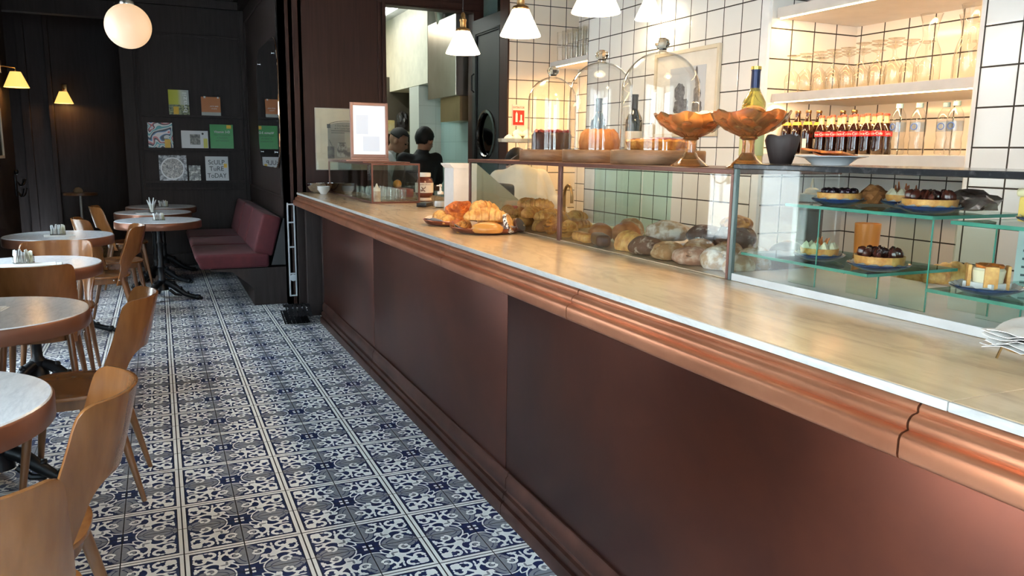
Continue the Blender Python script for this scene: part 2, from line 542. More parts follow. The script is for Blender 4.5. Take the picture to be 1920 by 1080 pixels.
# street side wall with its window openings
bm = B()
ys = [FY] + [q for w in WINDOWS for q in w] + [9.28]
for a, b in zip(ys[0::2], ys[1::2]): box(bm, (LX - 0.22, a, 0), (LX, b, CZ))
for a, b in WINDOWS:
    box(bm, (LX - 0.22, a, 2.65), (LX, b, CZ)); box(bm, (LX - 0.22, a, 0), (LX, b, 0.20))
struct('wall_left', bm, M_WOOD)
for i, (a, b) in enumerate(WINDOWS):
    bm = B()
    fr = 0.05
    for q in (a, b - fr): box(bm, (LX - 0.12, q, 0.2), (LX - 0.06, q + fr, 2.65), 0.004)
    for z in (0.2, 2.6): box(bm, (LX - 0.12, a + fr, z), (LX - 0.06, b - fr, z + fr), 0.004)
    n = 2 if b - a > 1.2 else 1
    for k in range(1, n):
        q = a + (b - a) * k / n; box(bm, (LX - 0.115, q - 0.025, 0.25), (LX - 0.065, q + 0.025, 2.6), 0.004)
    w = struct('window_%d' % (i + 1), bm, M_WOOD)
    g = B(); box(g, (LX - 0.092, a + fr, 0.25), (LX - 0.087, b - fr, 2.6)); obj('window_pane', g, M_GLASS, w, smooth=False)
# wall behind the camera, end walls
bm = B()
box(bm, (LX - 0.22, FY - 0.15, 0), (-0.4, FY, CZ)); box(bm, (1.2, FY - 0.15, 0), (4.2, FY, CZ)); box(bm, (-0.4, FY - 0.15, 0), (1.2, FY, 0.6)); box(bm, (-0.4, FY - 0.15, 2.4), (1.2, FY, CZ))
struct('wall_front', bm, M_WOOD)
bm = B()
for k in range(3): box(bm, (-0.4 + 0.77 * k, FY - 0.1, 0.6), (-0.34 + 0.77 * k, FY - 0.04, 2.4), 0.004)
for z in (0.6, 2.34): box(bm, (-0.34, FY - 0.095, z), (1.14, FY - 0.045, z + 0.06), 0.004)
w = struct('window_6', bm, M_WOOD)
g = B(); box(g, (-0.37, FY - 0.073, 0.63), (1.17, FY - 0.067, 2.37)); obj('window_pane', g, M_GLASS, w, smooth=False)

def frame_on_y(bm, x0, x1, z0, z1, y, w=0.05, d=0.02):
    """raised rectangular moulding on a wall that faces -y"""
    for k, (ww, dd) in enumerate(((w, d), (w * 0.5, d * 1.6))):
        box(bm, (x0, y - dd, z0), (x0 + ww, y, z1), 0.004); box(bm, (x1 - ww, y - dd, z0), (x1, y, z1), 0.004)
        box(bm, (x0 + ww, y - dd, z0), (x1 - ww, y, z0 + ww), 0.004); box(bm, (x0 + ww, y - dd, z1 - ww), (x1 - ww, y, z1), 0.004)

def frame_on_x(bm, y0, y1, z0, z1, x, w=0.05, d=0.02, sgn=-1):
    for k, (ww, dd) in enumerate(((w, d), (w * 0.5, d * 1.6))):
        xa, xb = sorted((x, x + sgn * dd))
        box(bm, (xa, y0, z0), (xb, y0 + ww, z1), 0.004); box(bm, (xa, y1 - ww, z0), (xb, y1, z1), 0.004)
        box(bm, (xa, y0 + ww, z0), (xb, y1 - ww, z0 + ww), 0.004); box(bm, (xa, y0 + ww, z1 - ww), (xb, y1 - ww, z1), 0.004)

# far wall: panelled part and the dark opening beside it
bm = B()
box(bm, (-0.33, BY, 0), (1.2, BY + 0.15, CZ)); box(bm, (LX - 0.8, BY, 2.82), (-0.33, BY + 0.15, CZ))
frame_on_y(bm, -0.17, 0.98, 0.9, 2.70, BY, 0.03, 0.012)
box(bm, (-0.33, BY - 0.03, 0.12), (-0.19, BY, CZ - 0.1), 0.006)
box(bm, (0.98, BY - 0.03, 0.12), (1.03, BY, CZ - 0.1), 0.006)
struct('wall_far', bm, M_WOOD)
bm = B(); box(bm, (-0.33, BY - 0.03, 0), (1.02, BY, 0.14), 0.006); struct('baseboard_far', bm, M_WOOD)
bm = B()   # vestibule beyond the opening
box(bm, (-2.6, 12.5, 0), (-0.2, 12.6, CZ)); box(bm, (-0.33, BY + 0.15, 0), (-0.23, 12.5, CZ))
box(bm, (-2.6, 9.2, 0), (-2.5, 12.5, CZ)); box(bm, (-2.5, 9.2, 0), (LX - 0.22, 9.3, CZ)); box(bm, (-2.6, 9.2, CZ), (-0.2, 12.6, CZ + 0.1))
box(bm, (-2.0, 12.40, 0), (-1.86, 12.5, CZ), 0.01); box(bm, (-1.30, 12.42, 0), (-1.24, 12.5, CZ), 0.01); box(bm, (-1.62, 12.42, 0), (-1.52, 12.5, CZ), 0.01)
struct('wall_vestibule', bm, M_WOOD)
# wall with the mirror, wall with the poster, door surround
bm = B()
box(bm, (1.02, 7.2, 0), (1.2, BY + 0.1, CZ))
frame_on_x(bm, 7.35, 10.0, 0.95, 2.85, 1.02, 0.03, 0.01)
struct('wall_bench', bm, M_WOOD)
bm = B()
box(bm, (1.02, 7.2, 0), (1.95, 7.34, CZ)); box(bm, (1.95, 7.2, 2.69), (2.80, 7.34, CZ)); box(bm, (2.80, 7.2, 0), (2.90, 7.34, CZ))
box(bm, (1.12, 7.175, 0), (1.17, 7.2, CZ), 0.006); box(bm, (1.06, 7.185, 0), (1.09, 7.2, CZ), 0.004)
for k, d in ((0, 0.012), (1, 0.022)):
    box(bm, (1.87 + 0.04 * k, 7.2 - d, 0), (1.90 + 0.04 * k, 7.2, 2.74), 0.004)
box(bm, (1.87, 7.18, 2.70), (2.86, 7.2, 2.76), 0.004)
struct('wall_kitchen', bm, M_WOOD2)

# tiled walls behind the counter
def panel(name, lo, hi, m):
    bm = B(); box(bm, lo, hi); return struct(name, bm, m)
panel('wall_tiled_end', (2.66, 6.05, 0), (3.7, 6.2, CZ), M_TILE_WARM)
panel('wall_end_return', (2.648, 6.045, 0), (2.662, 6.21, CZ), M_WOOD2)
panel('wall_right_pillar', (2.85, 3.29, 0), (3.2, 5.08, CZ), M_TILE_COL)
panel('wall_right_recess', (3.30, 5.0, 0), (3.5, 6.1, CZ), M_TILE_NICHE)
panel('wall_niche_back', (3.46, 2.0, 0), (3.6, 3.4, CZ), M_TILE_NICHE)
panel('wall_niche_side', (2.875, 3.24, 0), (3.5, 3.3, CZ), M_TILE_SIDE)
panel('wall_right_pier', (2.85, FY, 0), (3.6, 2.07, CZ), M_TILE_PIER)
bm = B(); prism(bm, [(2.85, 3.292), (2.853, 3.268), (2.862, 3.248), (2.88, 3.24), (2.9, 3.3)], 'z', 0, CZ)
struct('trim_3', bm, M_WHITE, True)
bm = B(); prism(bm, [(2.85, 2.069), (2.852, 2.088), (2.865, 2.10), (3.46, 2.10), (3.46, 2.069)], 'z', 0, CZ)
struct('trim_4', bm, M_WHITE, True)

# kitchen seen through the doorway
panel('wall_kitchen_side', (2.96, 7.34, 0), (3.1, 8.62, 3.0), M_TILE_GREEN)
panel('wall_kitchen_pillar', (2.70, 8.62, 0), (3.1, 8.98, 2.115), M_TILE_CREAM)
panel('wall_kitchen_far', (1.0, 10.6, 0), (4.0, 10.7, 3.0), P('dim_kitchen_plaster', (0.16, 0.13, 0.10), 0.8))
panel('wall_kitchen_left', (1.2, 7.34, 0), (1.3, 10.6, 3.0), M_TILE_GREEN)
panel('wall_kitchen_back', (4.0, 7.2, 0), (4.1, 10.7, 3.0), P('cream_kitchen_plaster', (0.75, 0.66, 0.48), 0.7))
panel('ceiling_kitchen', (1.2, 7.34, 2.98), (4.1, 10.7, 3.06), P('kitchen_ceiling_white', (0.70, 0.72, 0.72), 0.6))
bm = B(); box(bm, (2.70, 8.30, 2.12), (3.6, 10.6, 2.98)); struct('wall_kitchen_soffit', bm, P('cream_soffit_paint', (0.86, 0.80, 0.66), 0.5))

# street outside (seen through the windows and in the case's glass)
bm = B(); box(bm, (-30, -20, -0.2), (LX - 0.22, 30, -0.08)); struct('street_ground', bm, P('pale_paving', (0.62, 0.62, 0.60), 0.8, col2=(0.5, 0.5, 0.49), scale=1.5, ws=True))
bm = B(); box(bm, (-10.2, -20, -0.1), (-9.4, 30, 7.5))
for k in range(-6, 10):
    y0 = k * 2.6
    for z0 in (0.3, 3.6):
        for q in (y0, y0 + 1.25): box(bm, (-9.4, q - 0.1, z0), (-9.32, q + 0.02, z0 + 2.3), 0.01)
        box(bm, (-9.4, y0 - 0.1, z0 + 2.3), (-9.30, y0 + 1.27, z0 + 2.45), 0.01)
struct('street_facade', bm, P('grey_street_stone', (0.42, 0.43, 0.45), 0.8, col2=(0.32, 0.33, 0.35), scale=2.5, ws=True))
bm = B()  # unseen shell added over the rooms to stop sun leaking in
box(bm, (LX - 0.25, FY - 0.2, 3.4), (4.4, 12.8, 3.5)); box(bm, (4.2, FY - 0.2, 0), (4.3, 12.8, 3.4)); box(bm, (LX - 0.25, 12.6, 0), (4.3, 12.7, 3.4))
box(bm, (-2.75, 9.0, 3.3), (LX, 12.8, 3.42)); box(bm, (-2.75, 9.1, 0), (-2.62, 12.8, 3.4)); box(bm, (-2.75, 12.6, 0), (LX, 12.7, 3.4))
struct('roof', bm, M_CEIL)

# ------------------------------------------------------------------ the counter
Y0, Y1, YC = -1.2, 7.168, 6.36          # near end, far end, far end of the copper cladding
ct = thing('bar_counter', 'long bar counter clad in dark copper panels with a polished copper lip', 'counter', (1.2, 3, 0))
def cpart(name, bm, m, smooth=True, label=None):
    for v in bm.verts: v.co -= Vector((1.2, 3, 0))
    return obj(name, bm, m, ct, smooth, label=label)
# carcass and the recess at the far end
bm = B(); box(bm, (1.20, Y0, 0), (2.15, YC, 1.0)); box(bm, (1.36, YC, 0), (2.15, Y1, 1.0))
box(bm, (1.10, YC + 0.30, 0), (1.36, YC + 0.36, 0.92), 0.004); box(bm, (1.22, YC + 0.02, 0.1), (1.36, YC + 0.30, 0.92), 0.01)
box(bm, (1.10, Y1 - 0.06, 0), (1.4, Y1, 0.9))
cpart('carcass', bm, M_WOOD, False, 'dark brown timber carcass')
# copper cladding sheets, 2.06 m long each
seams = [Y0, 0.60, 2.66, 4.72, YC]
for a, b in zip(seams, seams[1:]):
    bm = B(); box(bm, (1.178, a + 0.002, 0.17), (1.20, b - 0.002, 0.945), 0.003)
    cpart('cladding_panel', bm, M_COPPER_DK)
# stepped skirting
sk = [(1.20, 0), (1.142, 0), (1.140, 0.035), (1.144, 0.052), (1.155, 0.056), (1.155, 0.066), (1.150, 0.070), (1.152, 0.088), (1.162, 0.094),
      (1.165, 0.102), (1.160, 0.108), (1.162, 0.150), (1.170, 0.160), (1.172, 0.172), (1.20, 0.176)]
for a, b in ((Y0, 0.55), (0.55, 2.62), (2.62, 4.70), (4.70, YC)):
    bm = B(); prism(bm, sk, 'y', a + 0.002, b - 0.002); cpart('skirting', bm, P('aged_copper_skirting', (0.15, 0.062, 0.045), 0.34, 0.85, (0.07, 0.03, 0.023), scale=6, ws=True))
# copper lip: flat fascia, big roll, small roll
def roll(cx, cz, r, a0, a1, n=7):
    return [(cx - r * math.cos(R(a0 + (a1 - a0) * k / n)), cz + r * math.sin(R(a0 + (a1 - a0) * k / n))) for k in range(n + 1)]
lip = [(1.18, 0.912), (1.076, 0.912)] + [(1.071, 0.916), (1.069, 0.922), (1.069, 0.946), (1.071, 0.953), (1.076, 0.957), (1.083, 0.959)] \
    + roll(1.103, 0.969, 0.017, -30, 95) + [(1.106, 0.987)] + roll(1.118, 0.992, 0.011, -20, 80, 5) + [(1.119, 1.003), (1.18, 1.003)]
joins = [Y0, 0.845, 1.99, 3.12, 4.22, 5.35, 6.3, 7.12]
for a, b in zip(joins, joins[1:]):
    bm = B(); prism(bm, lip, 'y', a + 0.0022, b - 0.0022)
    es = [e for e in bm.edges if abs(e.verts[0].co.y - e.verts[1].co.y) < 1e-5]
    cpart('copper_lip', bm, M_COPPER, ang=30) if False else cpart('copper_lip', bm, M_COPPER)
top = obj('marble_worktop', B(), M_MARBLE)
D.objects.remove(top)
for i, (a, b) in enumerate(((Y0, 0.797), (0.797, 3.9), (3.9, Y1))):
    wt = thing('marble_worktop', ['cream veined marble worktop slab at the near end below the napkin holder',
                                  'cream veined marble worktop slab in front of the tart and bread cases',
                                  'cream marble worktop slab running from the pastry trays to the dark wall'][i], 'worktop', (1.5, (a + b) / 2, 1.0))
    bm = B(); box(bm, (1.118 - 1.5, a - (a + b) / 2 + 0.0006, 0.003), (2.17 - 1.5, b - (a + b) / 2 - 0.0006, 0.020), 0.0015, 1)
    obj('slab', bm, M_MARBLE, wt, False)
    bm = B(); box(bm, (1.110 - 1.5, a - (a + b) / 2 + 0.0006, 0.003), (1.1181 - 1.5, b - (a + b) / 2 - 0.0006, 0.020), 0.003, 2)
    obj('slab_edge', bm, M_MARBLE_EDGE, wt, True, label='pale grey-white front edge')
# back counter along the tiled wall
bc = thing('back_counter', 'steel-topped back counter against the white tiled wall', 'counter', (2.7, 3.5, 0))
bm = B(); box(bm, (-0.08, -5.5, 0), (0.145, 1.45, 0.84)); obj('cabinet', bm, M_WHITE, bc, False)
bm = B(); box(bm, (-0.10, -5.5, 0.84), (0.147, 1.45, 0.88), 0.006); obj('top', bm, M_STEEL, bc, False)

# ------------------------------------------------------------------ glass cases on the counter
CX0, CX1 = 1.576, 2.0
def case(name, label, ya, yb, ztop, topmat, frame, plinth=False, back=None):
    t = thing(name, label, 'display case', (CX0, ya, 1.021))
    def pp(n, bm, m, smooth=False, lab=None):
        for v in bm.verts: v.co -= Vector((CX0, ya, 1.021))
        return obj(n, bm, m, t, smooth, label=lab)
    z0 = 1.021
    bm = B(); box(bm, (CX0 - 0.008, ya, ztop - 0.016), (CX1 + 0.01, yb, ztop), 0.003); pp('case_top', bm, topmat)
    zb = z0 + (0.022 if plinth else 0.004)
    bm = B(); box(bm, (CX0 + 0.001, ya, z0), (CX1, yb, zb), 0.001); pp('case_floor', bm, M_WHITE if plinth else M_MARBLE, lab='white base slab' if plinth else None)
    bm = B(); box(bm, (CX0, ya + 0.004, zb), (CX0 + 0.006, yb - 0.004, ztop - 0.016)); pp('front_glass', bm, M_GLASS)
    if back: bm = B(); box(bm, (CX1 - 0.006, back[0], zb), (CX1, back[1], ztop - 0.016)); pp('sliding_back_glass', bm, M_GLASS_TEAL)
    bm = B(); box(bm, (CX0 + 0.006, yb - 0.006, zb), (CX1 - 0.006, yb, ztop - 0.016)); pp('end_glass', bm, M_GLASS)
    for y in (ya, yb - 0.012):
        bm = B(); box(bm, (CX0 - 0.003, y, z0), (CX0 + 0.010, y + 0.012, ztop - 0.016), 0.001); pp('corner_post', bm, frame)
    return t
M_FRAME = P('brown_metal_frame', (0.19, 0.085, 0.065), 0.3, 0.5, scale=20)
M_STONE_BK = P('black_stone_edge', (0.02, 0.02, 0.022), 0.15, 0, (0.10, 0.10, 0.10), scale=40, lo=0.55, hi=0.8)
M_FRAME_G = P('grey_green_glass_joint', (0.12, 0.16, 0.15), 0.2, 0.2)
case('bread_display_case', 'glass display case of round loaves and croissants beside the black-topped tart case', 1.893, 3.021, 1.356, M_FRAME, M_FRAME, back=(2.80, 3.015))
case('bread_display_case', 'glass display case of piled croissants at the end beside the pastry trays', 3.022, 4.11, 1.356, M_FRAME, M_FRAME, back=(3.03, 3.45))
tc = case('tart_display_case', 'glass display case with black stone top and green glass shelves of tarts', 0.55, 1.892, 1.372, M_STONE_BK, M_FRAME_G, True)

def gshelf(label, x0, y0, x1, y1, z, legs=(), riser=None):
    t = D.objects.new('glass_shelf', None); COL.objects.link(t); t.empty_display_size = 0.05
    t.parent = tc; t.location = (x0 - CX0, y0 - 0.55, z - 1.021)
    bm = B(); box(bm, (0.001, 0.001, -0.0035), (x1 - x0 - 0.001, y1 - y0 - 0.001, 0.0035)); obj('shelf_sheet', bm, M_GLASS_SHELF, t, False)
    bm = B()
    for lo, hi in (((0, 0, -.004), (0.001, y1 - y0, .004)), ((0, 0, -.004), (x1 - x0, 0.001, .004))): box(bm, lo, hi)
    obj('polished_edge', bm, M_GLASS_EDGE, t, False)
    for (lx, ly) in legs:
        bm = B(); box(bm, (lx - x0, ly - y0, 1.043 - z), (lx - x0 + 0.006, ly - y0 + 0.10, -0.004)); obj('support', bm, M_GLASS_SHELF, t, False)
        bm = B(); box(bm, (lx - x0 - 0.001, ly - y0 - 0.001, 1.043 - z), (lx - x0 + 0.001, ly - y0 + 0.002, -0.004)); obj('support_edge', bm, M_GLASS_EDGE, t, False)
    return t
SH_LO = gshelf('low green glass shelf of the tart case holding the cream-piped and fig tarts', 1.60, 1.40, 1.93, 1.87, 1.104, legs=((1.64, 1.401), (1.90, 1.75)))
SH_UP = gshelf('upper green glass shelf of the tart case under the row of three fruit tarts', 1.60, 1.235, 1.93, 1.70, 1.262, legs=((1.605, 1.236), (1.62, 1.59)))
SH_LO2 = gshelf('low green glass shelf of the tart case under the tall square cake', 1.59, 0.80, 1.93, 1.228, 1.098, legs=((1.66, 1.05),))
SH_UP2 = gshelf('upper green glass shelf of the tart case under the yellow loaf cake', 1.60, 0.80, 1.93, 1.19, 1.256, legs=((1.70, 1.15),))

# small framed glass box for tumblers
gb = thing('glassware_box', 'small copper-framed glass box of tumblers on the counter below the picture stand', 'display box', (1.385, 5.555, 1.021))
W, L, H = 0.36, 1.55, 0.285
bm = B()
e = 0.012
for x in (0, W - e):
    for y in (0, L - e): box(bm, (x, y, 0), (x + e, y + e, H))
for z in (0, H - e):
    for x in (0, W - e): box(bm, (x, e, z), (x + e, L - e, z + e))
    for y in (0, L - e): box(bm, (e, y, z), (W - e, y + e, z + e))
obj('box_frame', bm, M_FRAME, gb, False)
for nm, lo, hi in (('side_glass', (0.004, e, e), (0.008, L - e, H - e)), ('end_glass', (e, 0.004, e), (W - e, 0.008, H - e)), ('side_glass', (W - 0.008, e, e), (W - 0.004, L - e, H - e))):
    bm = B(); box(bm, lo, hi); obj(nm, bm, M_GLASS, gb, False)
bm = B(); box(bm, (0, 0.25, H), (W, L, H + 0.008)); obj('lid', bm, M_FRAME, gb, False)
bm = B(); box(bm, (e, e, 0.002), (W - e, L - e, 0.006)); obj('base_sheet', bm, M_MARBLE, gb, False)

# ------------------------------------------------------------------ lamps
def pendant(loc, label):
    t = thing('pendant_lamp', label, 'pendant lamp', loc, group='cone pendant lamps over the counter')
    prof = [(0.100, 0.0), (0.1005, 0.004), (0.097, 0.012), (0.040, 0.128), (0.036, 0.132), (0.034, 0.128), (0.092, 0.012), (0.0955, 0.004), (0.100, 0.0)]
    bm = B(); lathe(bm, prof, 40, cap=False); obj('lamp_shade', bm, M_SHADE, t)
    bm = B(); lathe(bm, [(0.041, 0.122), (0.043, 0.130), (0.038, 0.140), (0.020, 0.146), (0.018, 0.176), (0.022, 0.182), (0.022, 0.192), (0.014, 0.198), (0.013, 0.222), (0.005, 0.232), (0.0, 0.233)], 24)
    obj('lamp_holder', bm, M_BRASS, t)
    bm = B(); tube(bm, [(0, 0, 0.23), (0, 0, CZ - 0.17 - loc[2])], 0.0025, 6); obj('cord', bm, M_BLACK, t)
    bm = B(); lathe(bm, [(0.0, CZ - 0.03 - loc[2]), (0.05, CZ - 0.03 - loc[2]), (0.055, CZ - 0.005 - loc[2]), (0.055, CZ - loc[2])], 24); tube(bm, [(0, 0, CZ - 0.18 - loc[2]), (0, 0, CZ - 0.03 - loc[2])], 0.004, 6); obj('ceiling_rose', bm, M_BRASS, t)
    bm = B(); blob(bm, (0, 0, 0.05), (0.022, 0.022, 0.03), 2); obj('bulb', bm, M_LED, t)
    return t
for y, s in ((4.466, 'lit cone pendant lamp hanging in front of the kitchen door'), (3.66, 'lit cone pendant lamp over the smallest glass dome, between two others'),
             (2.92, 'lit cone pendant lamp over the tallest glass domes, rim alone showing at the picture top'), (2.12, 'cone pendant lamp over the amber bowls')):
    if y < 2.5: continue
    pendant((1.67, y, 1.962), s)
    light('pendant_bulb', 'POINT', (1.67, y, 1.955), 8.5, (1.0, 0.62, 0.30), 0.05)
pendant((1.67, 2.12, 1.962), 'lit cone pendant lamp over the amber bowls, above the picture edge')
light('pendant_bulb', 'POINT', (1.67, 2.12, 1.955), 8.5, (1.0, 0.62, 0.30), 0.05)

# wall sconce on the tiled pillar
ws = thing('wall_sconce', 'small lit cone sconce fixed to the white tiled wall above the tallest dome', 'wall lamp', (2.745, 4.16, 2.193))
bm = B(); lathe(bm, [(0.083, 0), (0.084, 0.004), (0.034, 0.115), (0.031, 0.115), (0.079, 0.005), (0.083, 0)], 36, cap=False); obj('lamp_shade', bm, M_SHADE, ws)
bm = B(); lathe(bm, [(0.035, 0.11), (0.035, 0.125), (0.016, 0.135), (0.016, 0.165), (0, 0.17)], 20); tube(bm, [(0, 0, 0.16), (0.03, 0, 0.19), (0.104, 0, 0.19)], 0.006, 8)
lathe(bm, [(0, 0), (0.04, 0), (0.04, 0.012), (0, 0.014)], 20, (0.104, 0, 0.19), axis=Matrix.Rotation(R(-90), 3, 'Y')); obj('wall_bracket', bm, M_BRASS, ws)
light('sconce_bulb', 'POINT', (2.745, 4.16, 2.185), 2.0, (1.0, 0.74, 0.42), 0.04)

# opal globe over the aisle
gl = thing('globe_lamp', 'round opal glass globe lamp hanging over the aisle', 'pendant lamp', (-0.115, 5.4, 2.108))
bm = B(); lathe(bm, [(0.130 * math.sin(R(a)), -0.130 * math.cos(R(a))) for a in [0.01] + list(range(8, 164, 8))] + [(0.036, 0.124)], 40); obj('globe', bm, M_GLOBE, gl)
bm = B(); lathe(bm, [(0.040, 0.120), (0.042, 0.128), (0.036, 0.145), (0.012, 0.150), (0.008, 0.16), (0.008, CZ - 2.108 - 0.16)], 20); obj('stem', bm, M_STEEL, gl)
bm = B(); lathe(bm, [(0.008, CZ - 2.108 - 0.17), (0.05, CZ - 2.108 - 0.02), (0.05, CZ - 2.108)], 20); obj('ceiling_rose', bm, M_STEEL, gl)

# two yellow-shaded wall lamps in the dark corner
def yellow(loc, r, label, d):
    t = thing('wall_sconce', label, 'wall lamp', loc)
    bm = B(); lathe(bm, [(r, 0), (r * 0.98, 0.006), (r * 0.42, r * 1.35), (r * 0.38, r * 1.35), (r * 0.95, 0.006), (r, 0)], 30, cap=False); obj('lamp_shade', bm, M_SHADE_Y, t)
    bm = B(); tube(bm, [(0, 0, r * 1.3), (0, 0, r * 1.7), tuple(Vector(d) * 0.7 + Vector((0, 0, r * 1.8))), tuple(Vector(d) + Vector((0, 0, r * 1.7)))], 0.006, 8)
    box(bm, (d[0] - 0.03, d[1] - 0.03, r * 1.2), (d[0] + 0.03, d[1] + 0.03, r * 2.3), 0.004); obj('wall_bracket', bm, M_BRASS, t)
    light('sconce_bulb', 'POINT', (loc[0], loc[1], loc[2] + 0.02), 2.2, (1.0, 0.55, 0.18), 0.03)
yellow((-1.16, 8.75, 1.93), 0.105, 'yellow-lit cone wall lamp on the dark side wall above the framed picture', (-0.14, 0, 0))
yellow((-1.10, 12.28, 1.96), 0.115, 'yellow-lit cone wall lamp glowing inside the dark vestibule', (0, 0.22, 0))

# kitchen ceiling light
t = thing('fluorescent_lamp', 'bright fluorescent ceiling lamp in the kitchen', 'ceiling lamp', (2.42, 8.9, 2.98))
bm = B(); box(bm, (-0.09, -0.65, -0.02), (0.09, 0.65, 0)); obj('fitting', bm, M_WHITE, t, False)
for x in (-0.045, 0.045):
    bm = B(); tube(bm, [(x, -0.62, -0.045), (x, 0.62, -0.045)], 0.02, 10); obj('tube', bm, M_KLAMP, t)
light('kitchen_lamp_glow', 'AREA', (1.75, 8.7, 2.90), 10, (0.90, 1.0, 0.97), 0.2, 1.3)
light('kitchen_lamp_glow', 'AREA', (1.9, 9.8, 2.93), 7, (1.0, 0.86, 0.62), 0.5, 0.8)

# ------------------------------------------------------------------ shelves in the niches
def wshelf(label, x0, x1, y0, y1, z, th=0.042, led=True):
    t = thing('wall_shelf', label, 'shelf', (x0, y0, z))
    bm = B(); box(bm, (0, 0, 0), (x1 - x0, y1 - y0, th), 0.002); obj('board', bm, M_SHELF, t, False)
    if led:
        bm = B(); box(bm, (0.012, 0.01, -0.004), (0.022, y1 - y0 - 0.01, 0)); obj('light_strip', bm, M_LED, t, False)
        a = light('shelf_led_glow', 'AREA', (x0 + 0.03, (y0 + y1) / 2, z - 0.008), (3.8 if y1 < 4 else 13.0) * (y1 - y0), (1.0, 0.56, 0.20), 0.02, (y1 - y0) * 0.96, rot=(0, R(-12), 0))
wshelf('pale niche shelf carrying the stemware and carafes', 2.90, 3.46, 2.105, 3.235, 1.668)
wshelf('pale top shelf of the niche, above the stemware', 2.90, 3.46, 2.105, 3.235, 2.082, 0.05)
wshelf('pale bottom ledge of the niche under the soft drink bottles', 2.87, 3.46, 2.105, 3.235, 1.36, 0.048, False)
wshelf('pale shelf of plain tumblers beside the white tiled pillar', 2.87, 3.30, 5.09, 5.72, 2.06, 0.038)

# ------------------------------------------------------------------ bentwood chairs
def chair_mesh_back():
    """one plywood sheet: wide curved top panel running down into two side prongs"""
    bm = B()
    zs = [0.385, 0.41, 0.44, 0.475, 0.505, 0.53, 0.555, 0.575, 0.592, 0.606, 0.62, 0.65, 0.69, 0.73, 0.765, 0.790, 0.806, 0.814]
    def outer(z):   # half arc length of the sheet at this height
        if z < 0.50: return 0.232 + 0.012 * (z - 0.385) / 0.115
        if z < 0.575:
            k = (z - 0.50) / 0.075; k = k * k * (3 - 2 * k); return 0.244 + 0.030 * k
        if z < 0.765: return 0.274 - 0.022 * (z - 0.575) / 0.19
        k = (z - 0.765) / 0.049; return 0.252 - 0.045 * (1 - math.sqrt(max(0, 1 - k * k)))
    def inner(z):
        if z >= 0.606: return 0.10
        if z > 0.53: k = (0.606 - z) / 0.076; return 0.10 + 0.062 * math.sqrt(max(0, 1 - (1 - k) ** 2))
        return 0.162 + 0.016 * (0.53 - z) / 0.145
    Rr = 0.235
    def pt(a, z):
        th = a / Rr
        rr = Rr * (1.0 - 0.10 * (0.8 - z))
        lean = -(z - 0.42) * 0.30 - 0.010 * math.sin((z - 0.42) * 8)
        spread = 0.94 if z < 0.5 else 0.94 + (z - 0.5) * 0.1
        return Vector((math.sin(th) * rr * spread, -0.205 + (1 - math.cos(th)) * rr * 0.92 + lean, z))
    cols = [-1, -0.86, -0.7, -0.5, -0.25, 0] # in the prong: lerp outer..inner ; centre: lerp inner..-inner
    rows = []
    for z in zs:
        o, i = outer(z), inner(z)
        side = [o + (i - o) * k / 4 for k in range(5)]
        mid = [i - 2 * i * k / 6 for k in range(1, 6)]
        line = side + mid + [-q for q in reversed(side)]
        rows.append([bm.verts.new(pt(q, z)) for q in line])
    n = len(rows[0])
    for r_, (A, Bq) in enumerate(zip(rows, rows[1:])):
        for k in range(n - 1):
            if 4 <= k < 10 and zs[r_] < 0.605: continue
            bm.faces.new((A[k], A[k + 1], Bq[k + 1], Bq[k]))
    bmesh.ops.recalc_face_normals(bm, faces=bm.faces)
    loose = [v for v in bm.verts if not v.link_faces]
    bmesh.ops.delete(bm, geom=loose, context='VERTS')
    bmesh.ops.solidify(bm, geom=bm.faces[:], thickness=0.009)
    bmesh.ops.subdivide_edges(bm, edges=bm.edges[:], cuts=1, use_grid_fill=True, smooth=0.3)
    return bm

def superell(a, b, n, e=3.0, z=0, taper=0.0):
    out = []
    for k in range(n):
        t = 2 * PI * k / n
        c, s = math.cos(t), math.sin(t)
        x = a * math.copysign(abs(c) ** (2 / e), c); y = b * math.copysign(abs(s) ** (2 / e), s)
        out.append((x * (1 + taper * y / b), y, z))
    return out

def chair_seat():
    bm = B()
    def ringv(sc, z): return [bm.verts.new((x * sc, y * sc, z)) for x, y, _ in superell(0.203, 0.195, 40, 2.7, 0, 0.10)]
    rs = [ringv(0.0001, 0.447), ringv(0.45, 0.448), ringv(0.8, 0.452), ringv(0.95, 0.458), ringv(0.995, 0.456), ringv(1.0, 0.450), ringv(0.995, 0.443), ringv(0.9, 0.440), ringv(0.0001, 0.440)]
    for A, Q in zip(rs, rs[1:]):
        for k in range(40):
            j = (k + 1) % 40; bm.faces.new((A[k], A[j], Q[j], Q[k]))
    bmesh.ops.recalc_face_normals(bm, faces=bm.faces)
    return bm

def chair_apron():
    bm = B()
    for (zz, sc) in ((0.399, 0.90),):
        o = [bm.verts.new((x * sc, y * sc, 0.44)) for x, y, _ in superell(0.203, 0.195, 40, 2.7, 0, 0.10)]
        p = [bm.verts.new((x * sc * 0.985, y * sc * 0.985, 0.40)) for x, y, _ in superell(0.203, 0.195, 40, 2.7, 0, 0.10)]
        q = [bm.verts.new((x * sc * 0.87, y * sc * 0.87, 0.40)) for x, y, _ in superell(0.203, 0.195, 40, 2.7, 0, 0.10)]
        s = [bm.verts.new((x * sc * 0.87, y * sc * 0.87, 0.44)) for x, y, _ in superell(0.203, 0.195, 40, 2.7, 0, 0.10)]
        for A, Q in ((o, p), (p, q), (q, s), (s, o)):
            for k in range(40):
                j = (k + 1) % 40; bm.faces.new((A[k], A[j], Q[j], Q[k]))
    bmesh.ops.recalc_face_normals(bm, faces=bm.faces)
    return bm

